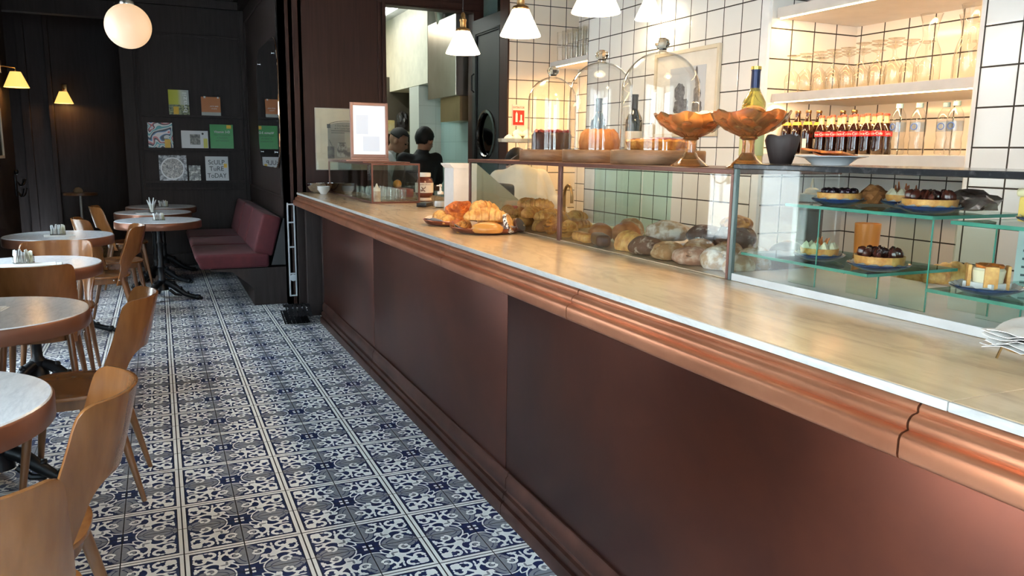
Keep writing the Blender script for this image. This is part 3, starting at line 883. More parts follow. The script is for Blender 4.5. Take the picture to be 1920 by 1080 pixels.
def make_chair(loc, rz, label):
    """faces +y in its own frame"""
    t = thing('bentwood_chair', label, 'chair', loc, rz, 'bentwood chairs at the marble tables')
    obj('seat', chair_seat(), M_BEECH, t)
    obj('seat_frame', chair_apron(), M_BEECH_DK, t)
    obj('backrest', chair_mesh_back(), M_BEECH, t, ang=50)
    for sx in (-1, 1):
        for sy, dx, dy in ((1, 0.045, 0.06), (-1, 0.04, -0.10)):
            bm = B(); tube(bm, [(sx * 0.145, sy * 0.135, 0.442), (sx * (0.145 + dx * 0.4), sy * 0.135 + dy * 0.4, 0.26), (sx * (0.145 + dx), sy * 0.135 + dy, 0.0)], [0.0185, 0.0165, 0.0095], 12)
            obj('leg', bm, M_BEECH_DK, t)
    for sx in (-1, 1):
        for yy in (-0.115, -0.080):
            bm = B(); blob(bm, (sx * 0.207, yy, 0.432), (0.006, 0.006, 0.006), 1); obj('bolt', bm, M_CHROME, t)
    return t

W_ = R(90)     # facing -x
chair0 = make_chair((-0.35, 3.48, 0), W_ - R(3), 'bentwood chair at the aisle side of the table with only a folded paper')
chairs = [
    ((-0.40, 2.14, 0), W_ - R(2), 'bentwood chair with brightly lit top edge at the aisle side of the closest table'),
    ((-0.40, 1.75, 0), R(4), 'bentwood chair cut by the lower picture corner, tawny back turned to us'),
    ((-0.615, 4.70, 0), R(0), 'bentwood chair with plain brown back turned to us, behind the bare second table'),
    ((-0.60, 5.31, 0), PI, 'bentwood chair facing us across the table with a white napkin and sachet pot'),
    ((-0.43, 6.56, 0), W_ + R(2), 'bentwood chair at the aisle side of the table with the pale sachet holder'),
    ((-0.36, 7.36, 0), -W_ + R(12), 'bentwood chair facing the banquette beside the table with twisted napkins in a glass'),
    ((-0.33, 8.80, 0), -W_ + R(6), 'bentwood chair deepest in the room, facing the red banquette'),
]
for loc, rz, lab in chairs: dup(chair0, loc, rz, lab)

# ------------------------------------------------------------------ marble bistro tables
def make_table(loc, label, r=0.365):
    t = thing('bistro_table', label, 'table', loc, 0, 'round marble bistro tables')
    bm = B(); lathe(bm, [(0.0, 0.722), (r - 0.003, 0.722), (r - 0.002, 0.740), (r - 0.006, 0.745), (0, 0.745)], 64); obj('tabletop', bm, M_MARBLE_T, t)
    bm = B(); lathe(bm, [(r - 0.02, 0.678), (r - 0.001, 0.678), (r + 0.002, 0.682), (r + 0.002, 0.736), (r - 0.001, 0.741), (r - 0.004, 0.741), (r - 0.004, 0.700), (r - 0.02, 0.695), (r - 0.02, 0.678)], 64, cap=False); obj('edge_band', bm, M_BAND, t)
    bm = B(); lathe(bm, [(0.0, 0.10), (0.055, 0.10), (0.05, 0.13), (0.034, 0.16), (0.042, 0.19), (0.028, 0.21), (0.026, 0.30), (0.034, 0.315), (0.026, 0.33), (0.023, 0.52), (0.032, 0.54), (0.024, 0.56), (0.022, 0.64), (0.04, 0.67), (0.13, 0.70), (0.13, 0.712), (0, 0.712)], 20); obj('column', bm, M_IRON, t)
    for k in range(3):
        a = R(90 + 120 * k + 17)
        c, s = math.cos(a), math.sin(a)
        bm = B()
        pts = [(0.03, 0.17), (0.08, 0.15), (0.14, 0.10), (0.20, 0.055), (0.26, 0.035), (0.31, 0.022)]
        tube(bm, [(x * c, x * s, z) for x, z in pts], [0.03, 0.032, 0.028, 0.022, 0.02, 0.022], 10)
        tube(bm, [(0.06 * c, 0.06 * s, 0.10), (0.11 * c, 0.11 * s, 0.055), (0.16 * c, 0.16 * s, 0.05), (0.19 * c, 0.19 * s, 0.075)], [0.014, 0.014, 0.012, 0.008], 8)
        for x, z, q in ((0.10, 0.165, 0.018), (0.16, 0.115, 0.016), (0.31, 0.026, 0.026), (0.335, 0.016, 0.016), (0.22, 0.07, 0.014)):
            blob(bm, (x * c, x * s, z), (q, q, q * 0.95), 2, 0.3, 3, k)
        obj('foot', bm, M_IRON, t)
    return t
table0 = make_table((-0.655, 3.60, 0), 'round marble table with copper band, only a folded paper on it')
for loc, lab in (((-0.655, 2.33, 0), 'round marble table cut by the picture edge, empty top, closest to the counter front'),
                 ((-0.69, 5.06, 0), 'round marble table with a flat white napkin and sachet pot, behind a brown chair back'),
                 ((-0.70, 6.66, 0), 'round marble table with sachet pot on folded paper, before the dark vestibule'),
                 ((-0.025, 7.83, 0), 'round marble table with a sachet pot, nearest of three before the red banquette'),
                 ((-0.07, 8.83, 0), 'round marble table with twisted napkins standing in a glass, between two others at the banquette'),
                 ((0.01, 9.68, 0), 'round marble table with a pale lump of sachets, closest to the book shelves')):
    dup(table0, loc, 0, lab)

# things on the tables
M_SACHET = P('sachet_paper', (0.78, 0.76, 0.68), 0.6, col2=(0.55, 0.52, 0.30), scale=25, lo=0.45, hi=0.62)
M_SACHET_W = P('white_sachet_paper', (0.82, 0.83, 0.84), 0.6, col2=(0.62, 0.66, 0.70), scale=30)
def sachets(loc, label, n=10, rz=0.0, kind='rect', seed=1):
    rng = random.Random(seed)
    t = thing('sachet_holder', label, 'sachet holder', loc, rz)
    bm = B()
    if kind == 'rect':
        for lo, hi in (((-0.05, -0.025, 0), (0.05, 0.025, 0.003)), ((-0.05, -0.025, 0), (-0.048, 0.025, 0.045)), ((0.048, -0.025, 0), (0.05, 0.025, 0.045)),
                       ((-0.048, -0.025, 0.003), (0.048, -0.023, 0.045)), ((-0.048, 0.023, 0.003), (0.048, 0.025, 0.045))): box(bm, lo, hi)
    else:
        lathe(bm, [(0.0, 0.0), (0.032, 0.0), (0.036, 0.05), (0.034, 0.05), (0.030, 0.004), (0, 0.004)], 24)
    obj('glass_pot', bm, M_GLASS_CL, t)
    for k in range(n):
        w, h = 0.017, rng.uniform(0.05, 0.068)
        bm = B()
        if kind == 'rect': cx, cy = -0.040 + 0.080 * k / (n - 1), rng.uniform(-0.006, 0.006)
        else: cx, cy = rng.uniform(-0.014, 0.014), rng.uniform(-0.014, 0.014)
        rot = Matrix.Rotation(rng.uniform(-0.2, 0.2), 3, 'Y') @ Matrix.Rotation(rng.uniform(-0.5, 0.5) + (PI / 2 if kind == 'rect' else k), 3, 'Z')
        box(bm, (cx - w, cy - 0.0016, 0.004), (cx + w, cy + 0.0016, 0.004 + h * 1.12), 0.001, 1, rot)
        obj('sachet', bm, M_SACHET_W if (k < n * 0.6) else M_SACHET, t)
    return t
def paper(name, loc, label, w, d, rz, th=0.003, fold=True, mat=None):
    bm = B(); box(bm, (-w / 2, -d / 2, 0), (w / 2, d / 2, th), 0.001, 1)
    if fold: box(bm, (-w / 2 + 0.004, -d / 2 + 0.003, th), (w * 0.42, d / 2 - 0.004, th * 2.2), 0.001, 1, Matrix.Rotation(0.03, 3, 'Z'))
    return tag(obj(name, bm, mat or M_PAPER, loc=loc, rz=rz), label, 'napkin')
TZ = 0.746
paper('folded_napkin', (-0.69, 6.60, TZ), 'white folded paper under the pale sachet holder on a marble table', 0.20, 0.13, R(8))
sachets((-0.70, 6.60, TZ + 0.009), 'glass pot of white and tan sachets standing on a folded paper, dark wall behind', 9, R(10), seed=3)
paper('folded_napkin', (-0.70, 4.97, TZ), 'flat white napkin lying under a sachet pot, table behind the brown chair back', 0.36, 0.14, R(5))
sachets((-0.71, 5.03, TZ + 0.009), 'glass pot of sachets on a flat white napkin at the table with the whitest top', 9, R(15), seed=5)
paper('folded_napkin', (-0.655, 3.66, TZ), 'folded white paper alone on the bare marble table', 0.13, 0.09, R(-12))
sachets((-0.02, 7.80, TZ), 'small glass pot of sachets on the nearest table before the red banquette', 7, R(5), 'rect', 8)
sachets((0.03, 9.60, TZ), 'squat pot of tan sachets on the table closest to the book shelves', 7, R(5), 'rect', 9)
t = thing('napkin_glass', 'drinking glass with twisted white napkins standing in it on the middle banquette table', 'glass', (-0.08, 8.70, TZ))
bm = B(); lathe(bm, [(0, 0), (0.03, 0), (0.036, 0.085), (0.034, 0.085), (0.028, 0.005), (0, 0.005)], 20); obj('tumbler', bm, M_GLASS_CL, t)
for k in range(6):
    a = k * 1.05
    bm = B(); tube(bm, [(0.005 * math.cos(a), 0.005 * math.sin(a), 0.008), (0.02 * math.cos(a), 0.02 * math.sin(a), 0.08), (0.042 * math.cos(a), 0.042 * math.sin(a), 0.13 + 0.012 * (k % 3))], [0.006, 0.010, 0.004], 6)
    obj('twisted_napkin', bm, M_SACHET_W, t)
paper('folded_napkin', (-0.16, 8.62, TZ), 'small white napkin lying beside the glass of twisted napkins', 0.12, 0.10, R(20))

# ------------------------------------------------------------------ red banquette
bq = thing('banquette', 'oxblood red upholstered banquette with slanted back cushions along the dark wall', 'banquette', (0.35, 7.28, 0))
n, L_, yy = 3, 0.78, 0.0
bm = B(); prism(bm, [(0.38, 0.0), (0.665, 0.0), (0.665, 0.34), (0.02, 0.34), (0.02, 0.33), (0.20, 0.31), (0.38, 0.16)], 'y', 0.02, 2.55)
obj('plinth', bm, M_WOOD, bq, False)
for k in range(3):
    a, b = 0.82 * k, 0.82 * k + 0.80
    bm = B()
    vs = box(bm, (-0.10, a, 0.345), (0.52, b, 0.475), 0.035, 4)
    for v in vs:
        q = math.sin(PI * (v.co.y - a) / (b - a)) * math.sin(PI * min(max((v.co.x + 0.10) / 0.62, 0), 1))
        if v.co.z > 0.42: v.co.z += 0.012 * q
        if v.co.x < 0.1: v.co.x -= 0.0 if v.co.z > 0.41 else -0.03
    obj('seat_cushion', bm, M_RED, bq)
    bm = B()
    vs = box(bm, (0.41, a + 0.01, 0.46), (0.58, b - 0.01, 0.82), 0.03, 4)
    rot = Matrix.Rotation(R(15), 3, 'Y')
    for v in vs:
        v.co = rot @ (v.co - Vector((0.48, 0, 0.47))) + Vector((0.455, 0, 0.475))
    obj('back_cushion', bm, M_RED, bq)
bm = B(); prism(bm, [(0.54, 0.36), (0.665, 0.36), (0.665, 0.78), (0.655, 0.78)], 'y', 0.03, 2.50); obj('back_support', bm, M_BLACK, bq, False)

# ------------------------------------------------------------------ bench wall mirror, pictures, books
def rrect(w, h, r, n=8):
    out = []
    for cx, cy, a0 in ((w / 2 - r, h / 2 - r, 0), (-w / 2 + r, h / 2 - r, 90), (-w / 2 + r, -h / 2 + r, 180), (w / 2 - r, -h / 2 + r, 270)):
        for k in range(n + 1):
            a = R(a0 + 90 * k / n); out.append((cx + r * math.cos(a), cy + r * math.sin(a)))
    return out
M_MIRROR = P('mirror_silver', (0.78, 0.78, 0.78), 0.02, 1.0, (0.76, 0.76, 0.76))
mi = thing('wall_mirror', 'tall round-cornered mirror held off the dark wall on chrome studs', 'mirror', (0.985, 7.92, 1.80))
bm = B(); prism(bm, [(p[0], p[1]) for p in rrect(1.50, 1.14, 0.30)], 'x', -0.006, 0.0); obj('mirror_plate', bm, M_MIRROR, mi, False)
bm = B(); prism(bm, [(p[0], p[1]) for p in rrect(1.504, 1.144, 0.302)], 'x', 0.0, 0.004); obj('backing', bm, M_BEECH_DK, mi, False)
for yy in (-0.52, 0.52):
    for zz in (-0.43, 0.43):
        bm = B(); lathe(bm, [(0, 0.04), (0.006, 0.04), (0.006, -0.012), (0.013, -0.014), (0.013, -0.020), (0, -0.022)], 12, (0, yy, zz), axis=Matrix.Rotation(R(90), 3, 'Y') @ Matrix.Rotation(0, 3, 'Z'))
        obj('standoff', bm, M_CHROME, mi)

# three picture ledges with books standing face-out
BYF = BY - 0.012
for z, lab in ((1.765, 'dark thin ledge under the two topmost books'), (1.383, 'dark thin ledge carrying the three middle books'), (1.003, 'dark thin ledge under the lowest row of books')):
    t = thing('book_ledge', lab, 'shelf', (-0.14, BYF, z))
    bm = B(); box(bm, (0, -0.07, -0.016), (1.10, 0, 0), 0.002); obj('ledge_board', bm, M_WOOD, t, False)
    bm = B(); box(bm, (0, -0.074, -0.016), (1.10, -0.069, 0.012), 0.001); obj('ledge_lip', bm, M_WOOD, t, False)

def cover_mat(name, fn):
    m, t, b = newmat(name)
    x, y, z = xyz(t, coords(t))
    c = fn(t, x, z)
    if isinstance(c, tuple): b.inputs['Base Color'].default_value = (*c, 1)
    else: t.links.new(c, b.inputs['Base Color'])
    b.inputs['Roughness'].default_value = 0.3
    return m
def book(x0, x1, z0, z1, label, mat, extras=None, th=0.025):
    w, h = x1 - x0, z1 - z0
    t = thing('art_book', label, 'book', (x0, BYF - 0.045, z0), 0, 'art books standing face-out')
    lean = Matrix.Rotation(-0.07, 4, 'X')
    def put(bm):
        for v in bm.verts: v.co = lean @ v.co
        return bm
    bm = B(); box(bm, (0, 0, 0), (w, 0.003, h)); obj('cover', put(bm), mat, t, False)
    bm = B(); box(bm, (0.003, 0.003, 0.003), (w - 0.002, th - 0.003, h - 0.003)); obj('pages', put(bm), M_PAPER, t, False)
    bm = B(); box(bm, (0, th - 0.003, 0), (w, th, h)); box(bm, (0, 0.003, 0), (0.003, th - 0.003, h)); obj('back_cover', put(bm), mat, t, False)
    for nm, mm, f in (extras or []):
        bm = B(); f(bm, w, h); obj(nm, put(bm), mm, t, False)
    return t
def plain(name, c, c2=None): return P(name, c, 0.35, col2=c2)
STK = plain('amber_price_sticker', (0.80, 0.48, 0.03))
def sticker(x, z, w, h, mat=STK): return ('sticker', mat, lambda bm, W, H: box(bm, (W * x, -0.0012, H * z), (W * (x + w), -0.0004, H * (z + h))))
def lett(s, size, x, z, mat, fs=(1, 1), vert=False):
    def f(bm, W, H):
        text_bm(bm, s, size, face_mtx((W * x, -0.0014, H * z), (0, 0, 1) if vert else (1, 0, 0), (-1, 0, 0) if vert else (0, 0, 1)), 0.0005, font_scale=fs)
    return ('title', mat, f)
K_ = plain('book_black_ink', (0.01, 0.01, 0.01)); Wt = plain('book_white_ink', (0.85, 0.85, 0.82)); Gd = plain('book_dark_green_ink', (0.01, 0.08, 0.02))
def c_brazil(t, x, z):
    a = ramp(t, x / 0.22, [(0.0, (0.50, 0.50, 0.01)), (0.45, (0.55, 0.55, 0.06)), (0.62, (0.55, 0.56, 0.45)), (1.0, (0.38, 0.42, 0.42))])
    n = noise_tex(t, coords(t), 38, 4, 0.7, (1, 1, 1.5))
    low = ramp(t, n, [(0.38, (0.03, 0.05, 0.03)), (0.62, (0.42, 0.45, 0.22))])
    return mixc(t, z.lt(0.125), a, low)
book(0.155, 0.375, 1.767, 2.062, 'yellow and grey art book with brazil printed up its side, top row', cover_mat('brazil_cover', c_brazil),
     [lett('brazil', 0.115, 0.80, 0.52, Wt, (0.95, 0.62), True), sticker(0.22, 0.05, 0.26, 0.30)])
book(0.508, 0.722, 1.767, 1.995, 'orange book with a pale grey foot, top row', cover_mat('orange_cover', lambda t, x, z: mixc(t, z.lt(0.05), (0.50, 0.16, 0.04), (0.42, 0.42, 0.38))),
     [lett('ARTE 2000', 0.020, 0.66, 0.52, Wt), lett('STUDIO', 0.018, 0.66, 0.40, Wt),
      ('tape_tab', Wt, lambda bm, W, H: (box(bm, (W * 0.14, -0.0012, H * 0.93), (W * 0.24, 0.003, H * 1.03)), box(bm, (W * 0.84, -0.0012, H * 0.93), (W * 0.92, 0.003, H * 1.01))))])
def c_waves(t, x, z):
    n = noise_tex(t, coords(t), 6, 1, 0.5, None, 0.8)
    q = (z * 34.0 + n * 17.0)
    s = (q * 0.16).frac()
    return ramp(t, s, [(0.0, (0.03, 0.05, 0.08)), (0.16, (0.60, 0.62, 0.62)), (0.30, (0.10, 0.36, 0.42)), (0.46, (0.70, 0.70, 0.70)), (0.60, (0.03, 0.04, 0.07)), (0.70, (0.55, 0.16, 0.18)), (0.82, (0.75, 0.70, 0.72)), (0.93, (0.12, 0.28, 0.55))], 'CONSTANT')
book(-0.085, 0.178, 1.385, 1.682, 'square book with a wavy striped multicolour cover, middle row', cover_mat('wavy_stripe_cover', c_waves), [sticker(0.66, 0.0, 0.24, 0.36)])
def c_photo(sc, dark=(0.02, 0.02, 0.02), pale=(0.62, 0.62, 0.58)):
    def f(t, x, z):
        n = noise_tex(t, coords(t), sc, 5, 0.7)
        return ramp(t, n, [(0.40, dark), (0.52, tuple((a + b) * 0.35 for a, b in zip(dark, pale))), (0.62, pale)])
    return f
book(0.270, 0.565, 1.385, 1.598, 'white landscape book with a small grey photograph in the middle', cover_mat('white_cover', lambda t, x, z: (0.66, 0.66, 0.68)),
     [('photo', cover_mat('building_photo', c_photo(30, (0.05, 0.05, 0.04), (0.40, 0.38, 0.33))), lambda bm, W, H: box(bm, (W * 0.32, -0.0012, H * 0.24), (W * 0.70, -0.0004, H * 0.80))),
      sticker(0.82, 0.06, 0.15, 0.52, plain('lime_sticker', (0.66, 0.62, 0.10))),
      ('oval_seal', K_, lambda bm, W, H: lathe(bm, [(0, 0), (0.012, 0), (0.012, 0.0006), (0, 0.0006)], 16, (W * 0.80, -0.0008, H * 0.84), axis=Matrix.Rotation(R(90), 3, 'X')))])
book(0.588, 0.850, 1.385, 1.678, 'green book lettered Vitamin 3-D with an amber sticker, middle row', cover_mat('green_cover', lambda t, x, z: (0.025, 0.26, 0.045)),
     [lett('Vitamin 3-D', 0.040, 0.52, 0.70, Wt, (0.92, 1)), ('subtitle', Gd, lambda bm, W, H: [text_bm(bm, s, 0.031, face_mtx((W * 0.52, -0.0008, H * (0.58 - 0.115 * k)), (1, 0, 0), (0, 0, 1)), 0.0005, font_scale=(0.82, 1)) for k, s in enumerate(('New Perspectives', 'in Sculpture', 'and Installation'))]), sticker(0.72, 0.84, 0.20, 0.14)])
def c_tangle(t, x, z):
    cx, cz = 0.145, 0.15
    d = (((x - cx)._m('POWER', 2.0)) + ((z - cz)._m('POWER', 2.0))).sqrt()
    n = noise_tex(t, coords(t), 46, 5, 0.75, (1, 1, 0.55), 2.5)
    inner = ramp(t, n, [(0.42, (0.02, 0.02, 0.025)), (0.50, (0.30, 0.27, 0.26)), (0.60, (0.70, 0.66, 0.62))])
    outer = ramp(t, noise_tex(t, coords(t), 20, 4, 0.7), [(0.42, (0.05, 0.05, 0.06)), (0.58, (0.50, 0.50, 0.54))])
    col = mixc(t, d.lt(0.118), outer, inner)
    return mixc(t, (d - 0.122).abs().lt(0.007), col, (0.70, 0.70, 0.72))
book(0.012, 0.313, 1.005, 1.308, 'black and white art book with a round tangle on its cover, lowest row', cover_mat('tangle_cover', c_tangle))
book(0.332, 0.462, 1.005, 1.192, 'small grey photo book between the tangle cover and the SCULPTURE TODAY book', cover_mat('small_photo_cover', c_photo(24)))
def sc_title(bm, W, H):
    for s, z, fs in (('ScULP', 0.76, 1.0), ('TuRE', 0.50, 1.05), ('ToDAY', 0.22, 0.95)):
        text_bm(bm, s, 0.078, face_mtx((W * 0.48, -0.0008, H * z), (1, 0, 0), (0.0, 0, 1)), 0.0005, font_scale=(fs * 0.92, 1.0))
book(0.520, 0.778, 1.005, 1.300, 'white book lettered SCULPTURE TODAY, lowest row', cover_mat('pale_cover', lambda t, x, z: (0.55, 0.55, 0.56)),
     [('title', K_, sc_title), sticker(0.80, 0.55, 0.14, 0.16)])

# framed picture on the side wall
t = thing('framed_picture', 'narrow pale-framed picture on the dark street-side wall', 'picture', (LX + 0.002, 7.95, 1.28))
bm = B()
for lo, hi in (((0, 0, 0), (0.02, 0.62, 0.025)), ((0, 0, 0.425), (0.02, 0.62, 0.45)), ((0, 0, 0.025), (0.02, 0.025, 0.425)), ((0, 0.595, 0.025), (0.02, 0.62, 0.425))): box(bm, lo, hi, 0.002, 1)
obj('frame', bm, P('pale_wood_frame', (0.55, 0.50, 0.42), 0.5), t, False)
bm = B(); box(bm, (0, 0.025, 0.025), (0.006, 0.595, 0.425)); obj('print', bm, P('brown_grey_print', (0.24, 0.20, 0.16), 0.5, col2=(0.10, 0.08, 0.07), scale=6, lo=0.4, hi=0.6), t, False)
bm = B(); box(bm, (0.010, 0.025, 0.025), (0.012, 0.595, 0.425)); obj('picture_glass', bm, M_GLASS, t, False)

# coat hooks on the window posts
def hook(loc, label, rz=0):
    t = thing('coat_hook', label, 'coat hook', loc, rz)
    bm = B(); box(bm, (0, -0.02, -0.12), (0.012, 0.02, 0.10), 0.005); blob(bm, (0.02, 0, 0.12), (0.02, 0.028, 0.028), 2); obj('plate', bm, M_IRON, t)
    for s in (-1, 1):
        for z0, ln in ((0.03, 0.06), (-0.06, 0.085)):
            bm = B(); tube(bm, [(0.01, 0, z0)] + [(0.02 + 0.01 * k, s * (ln * (1 - math.cos(R(28 * k)))) * 0.6, z0 - ln * 0.75 * math.sin(R(28 * k))) for k in range(1, 6)] + [(0.085, s * ln * 1.25, z0 + 0.01)], 0.007, 8)
            blob(bm, (0.085, s * ln * 1.25, z0 + 0.014), (0.010, 0.010, 0.010), 2); obj('hook', bm, M_IRON, t)
    return t
for y, lab in ((7.72, 'scrolled iron coat hook on the dark post before the framed picture'), (5.42, 'scrolled iron coat hook on the post between the street windows'), (4.22, 'scrolled iron coat hook reflected in the tart case glass')):
    hook((LX + 0.001, y, 1.28), lab)
hook((LX + 0.001, 9.12, 1.02), 'iron coat hook low on the dark wall end by the vestibule')

# vestibule side table
t = thing('side_table', 'small dark table with a pale leg standing in the vestibule', 'table', (-0.93, 11.5, 0))
bm = B(); lathe(bm, [(0, 0.78), (0.20, 0.78), (0.20, 0.81), (0, 0.81)], 28); obj('tabletop', bm, M_BEECH_DK, t)
bm = B(); tube(bm, [(0, 0, 0.02), (0, 0, 0.78)], 0.018, 10); lathe(bm, [(0, 0), (0.17, 0), (0.16, 0.015), (0.02, 0.03), (0, 0.03)], 24); obj('column', bm, P('pale_metal_leg', (0.45, 0.45, 0.42), 0.4, 0.6), t)
bm = B(); blob(bm, (0, 0, 0.02), (0.055, 0.045, 0.05), 3, 0.1, flat=-0.4); tag(obj('bread_roll', bm, P('tan_roll', (0.42, 0.30, 0.18), 0.7), loc=(-0.95, 11.47, 0.811)), 'tan bun lying on the small dark vestibule table', 'bread')

# white rack on the end of the counter and the rubber mat on the floor
t = thing('towel_rack', 'narrow white metal rack hanging at the dark end of the counter', 'rack', (1.02, 7.15, 0.09))
bm = B()
for x in (0.0, 0.055): box(bm, (x, 0, 0), (x + 0.012, 0.02, 0.84), 0.003)
for z in (0.0, 0.20, 0.44, 0.66, 0.82): box(bm, (0.012, 0.004, z), (0.055, 0.016, z + 0.012), 0.002)
obj('rack_frame', bm, P('white_enamel_metal', (0.55, 0.58, 0.62), 0.35), t)
bm = B(); lathe(bm, [(0, 0), (0.03, 0), (0.03, 0.012), (0, 0.016)], 20, (0.034, 0.0, 0.17), axis=Matrix.Rotation(R(90), 3, 'X')); obj('round_knob', bm, P('white_enamel_metal', (0.55, 0.58, 0.62), 0.35), t)
bm = B()
nu, nv = 26, 16
for layer in range(2):
    vsg = [[bm.verts.new((0.20 * v / nv - 0.10 + (0.02 if layer else 0), 0.55 * u / nu - 0.27, 0.012 + 0.055 * layer + (0.05 * max(0, math.sin(PI * u / nu * 1.2)) ** 2 if layer else 0) + (0.01 if (u + v) % 2 else 0))) for v in range(nv + 1)] for u in range(nu + 1)]
    for u in range(nu):
        for v in range(nv):
            if (u % 2 and v % 3 == 1): continue
            bm.faces.new((vsg[u][v], vsg[u + 1][v], vsg[u + 1][v + 1], vsg[u][v + 1]))
bmesh.ops.solidify(bm, geom=bm.faces[:], thickness=0.010)
tag(obj('rubber_mat', bm, P('black_rubber', (0.012, 0.012, 0.014), 0.5), loc=(0.975, 6.60, 0.0), rz=R(-4)), 'crumpled black openwork rubber mat on the tiles at the foot of the counter', 'mat')

# ------------------------------------------------------------------ baked goods
M_CRUST = P('golden_crust', (0.66, 0.30, 0.065), 0.36, col2=(0.34, 0.11, 0.025), scale=34, detail=8, lo=0.35, hi=0.62, bump=0.5, bscale=90, spec=0.4)
M_CRUST_L = P('pale_golden_crust', (0.78, 0.44, 0.13), 0.40, col2=(0.52, 0.21, 0.05), scale=40, detail=8, lo=0.38, hi=0.66, bump=0.5, bscale=100)
M_CRUST_R = P('deep_orange_crust', (0.70, 0.22, 0.035), 0.33, col2=(0.36, 0.075, 0.015), scale=46, detail=8, lo=0.36, hi=0.6, bump=0.9, bscale=90)
M_TAN = P('tan_bread_crust', (0.38, 0.20, 0.085), 0.6, col2=(0.68, 0.54, 0.36), scale=26, detail=8, lo=0.50, hi=0.68, bump=0.6, bscale=70)
M_FLOUR = P('floured_rustic_crust', (0.46, 0.29, 0.15), 0.75, col2=(0.78, 0.70, 0.57), scale=24, detail=8, lo=0.42, hi=0.58, bump=0.6, bscale=70)
M_DARKB = P('dark_rye_crust', (0.13, 0.065, 0.04), 0.7, col2=(0.52, 0.42, 0.34), scale=42, detail=8, lo=0.56, hi=0.68, bump=0.7, bscale=80)
M_PINKB = P('rosy_rye_crust', (0.42, 0.21, 0.13), 0.65, col2=(0.64, 0.46, 0.35), scale=28, detail=8, lo=0.45, hi=0.62, bump=0.6, bscale=80)
M_CHOC = P('dark_chocolate', (0.040, 0.016, 0.012), 0.32, col2=(0.06, 0.028, 0.018), scale=14)
M_REDGLAZE = P('wine_red_glaze', (0.18, 0.02, 0.025), 0.3, col2=(0.28, 0.05, 0.04), scale=20)
M_CAKE = P('orange_sponge_cake', (0.48, 0.20, 0.06), 0.7, col2=(0.34, 0.12, 0.035), scale=24, bump=0.5, bscale=70)
M_CREAM = P('piped_cream', (0.84, 0.76, 0.56), 0.5, col2=(0.80, 0.70, 0.46), scale=14)
M_FIG = P('dark_glazed_fig', (0.030, 0.008, 0.008), 0.15, col2=(0.13, 0.030, 0.015), scale=30, coat=0.6)
M_BERRY = P('dark_glazed_berries', (0.012, 0.008, 0.018), 0.12, col2=(0.05, 0.02, 0.03), scale=40, coat=0.6)
M_BUTTER = P('yellow_loaf_cake', (0.80, 0.58, 0.16), 0.6, col2=(0.70, 0.46, 0.10), scale=10, bump=0.15)
M_SUGARN = P('nut_sprinkled_white', (0.80, 0.76, 0.70), 0.6, col2=(0.05, 0.02, 0.015), scale=110, lo=0.50, hi=0.54, detail=2)

def croissant_bm(L=0.17, r=0.036, bend=0.05, ridges=7, h=0.85, seed=0):
    bm = B(); rng = random.Random(seed)
    n, seg = 56, 16
    rings = []
    for i in range(n + 1):
        u = i / n * 2 - 1
        k = 0.25 + 0.75 * (((u * 0.5 + 0.5) * ridges) % 1.0 if u < 0 else 1 - ((u * 0.5 + 0.5) * ridges) % 1.0)
        rr = r * (max(0.0, 1 - abs(u) ** 2.3) ** 0.62) * (0.74 + 0.26 * k) * (1 + 0.08 * noise.noise(Vector((u * 7, seed, 0)))) + 0.003
        x = u * L / 2; y = -bend * (u * u)
        skew = 0.35
        ring = []
        for q in range(seg):
            a = 2 * PI * q / seg
            ring.append(bm.verts.new((x + skew * rr * math.cos(a) * (1 if u > 0 else -1) * 0.6, y + rr * math.cos(a), max(-0.3 * r, rr * math.sin(a)) * h + 0.3 * r * h)))
        rings.append(ring)
    for A, Q in zip(rings, rings[1:]):
        for q in range(seg):
            j = (q + 1) % seg; bm.faces.new((A[q], A[j], Q[j], Q[q]))
    bm.faces.new(rings[0][::-1]); bm.faces.new(rings[-1])
    bmesh.ops.recalc_face_normals(bm, faces=bm.faces)
    return bm
def loaf_bm(a, b, h, seed=0, cuts='cross', sub=4):
    bm = B()
    def f(p):
        q = p.copy()
        d = 0
        if cuts == 'cross':
            if abs(p.x) < 0.10 and p.z > 0.2: d = 0.2 * (1 - abs(p.x) / 0.10)
            if abs(p.y) < 0.10 and p.z > 0.2: d = max(d, 0.2 * (1 - abs(p.y) / 0.10))
        elif cuts == 'bars':
            for c in (-0.45, 0, 0.45):
                if abs(p.x - c) < 0.09 and p.z > 0.1: d = max(d, 0.18 * (1 - abs(p.x - c) / 0.09))
        elif cuts == 'ridge':
            d = -0.04 * abs(math.sin(p.x * 9 + p.y * 2)) if p.z > -0.2 else 0
        return q * (1 - d)
    blob(bm, (0, 0, h * 0.55), (a, b, h * 0.55), sub, 0.10, 1.6, seed, -0.62, fn=f)
    for v in bm.verts: v.co.z = max(v.co.z, 0.0)
    mn = min(v.co.z for v in bm.verts)
    for v in bm.verts: v.co.z -= mn
    return bm
def spiral_bm(r=0.05, h=0.05):
    bm = B()
    for k, rr in enumerate((r, r * 0.72, r * 0.44, r * 0.2)):
        lathe(bm, [(max(rr - r * 0.17, 0.001), 0.004), (rr - r * 0.02, 0.008), (rr, h * (0.5 + 0.08 * k)), (rr - r * 0.08, h * (0.72 + 0.09 * k)), (max(rr - r * 0.2, 0.001), h * (0.62 + 0.09 * k))], 26,
              (0.002 * k, 0.003 * k, 0), wave=lambda q, z, a: (q * (1 + 0.05 * math.sin(3 * a)), z + 0.004 * math.sin(5 * a)))
    bmesh.ops.recalc_face_normals(bm, faces=bm.faces)
    return bm
def single(name, bm, m, loc, label, cat, rz=0, group=None, rot=None, smooth=True, ang=50):
    o = obj(name, bm, m, None, smooth, loc, rz, ang=ang)
    if rot: o.rotation_euler = rot
    return tag(o, label, cat, group)
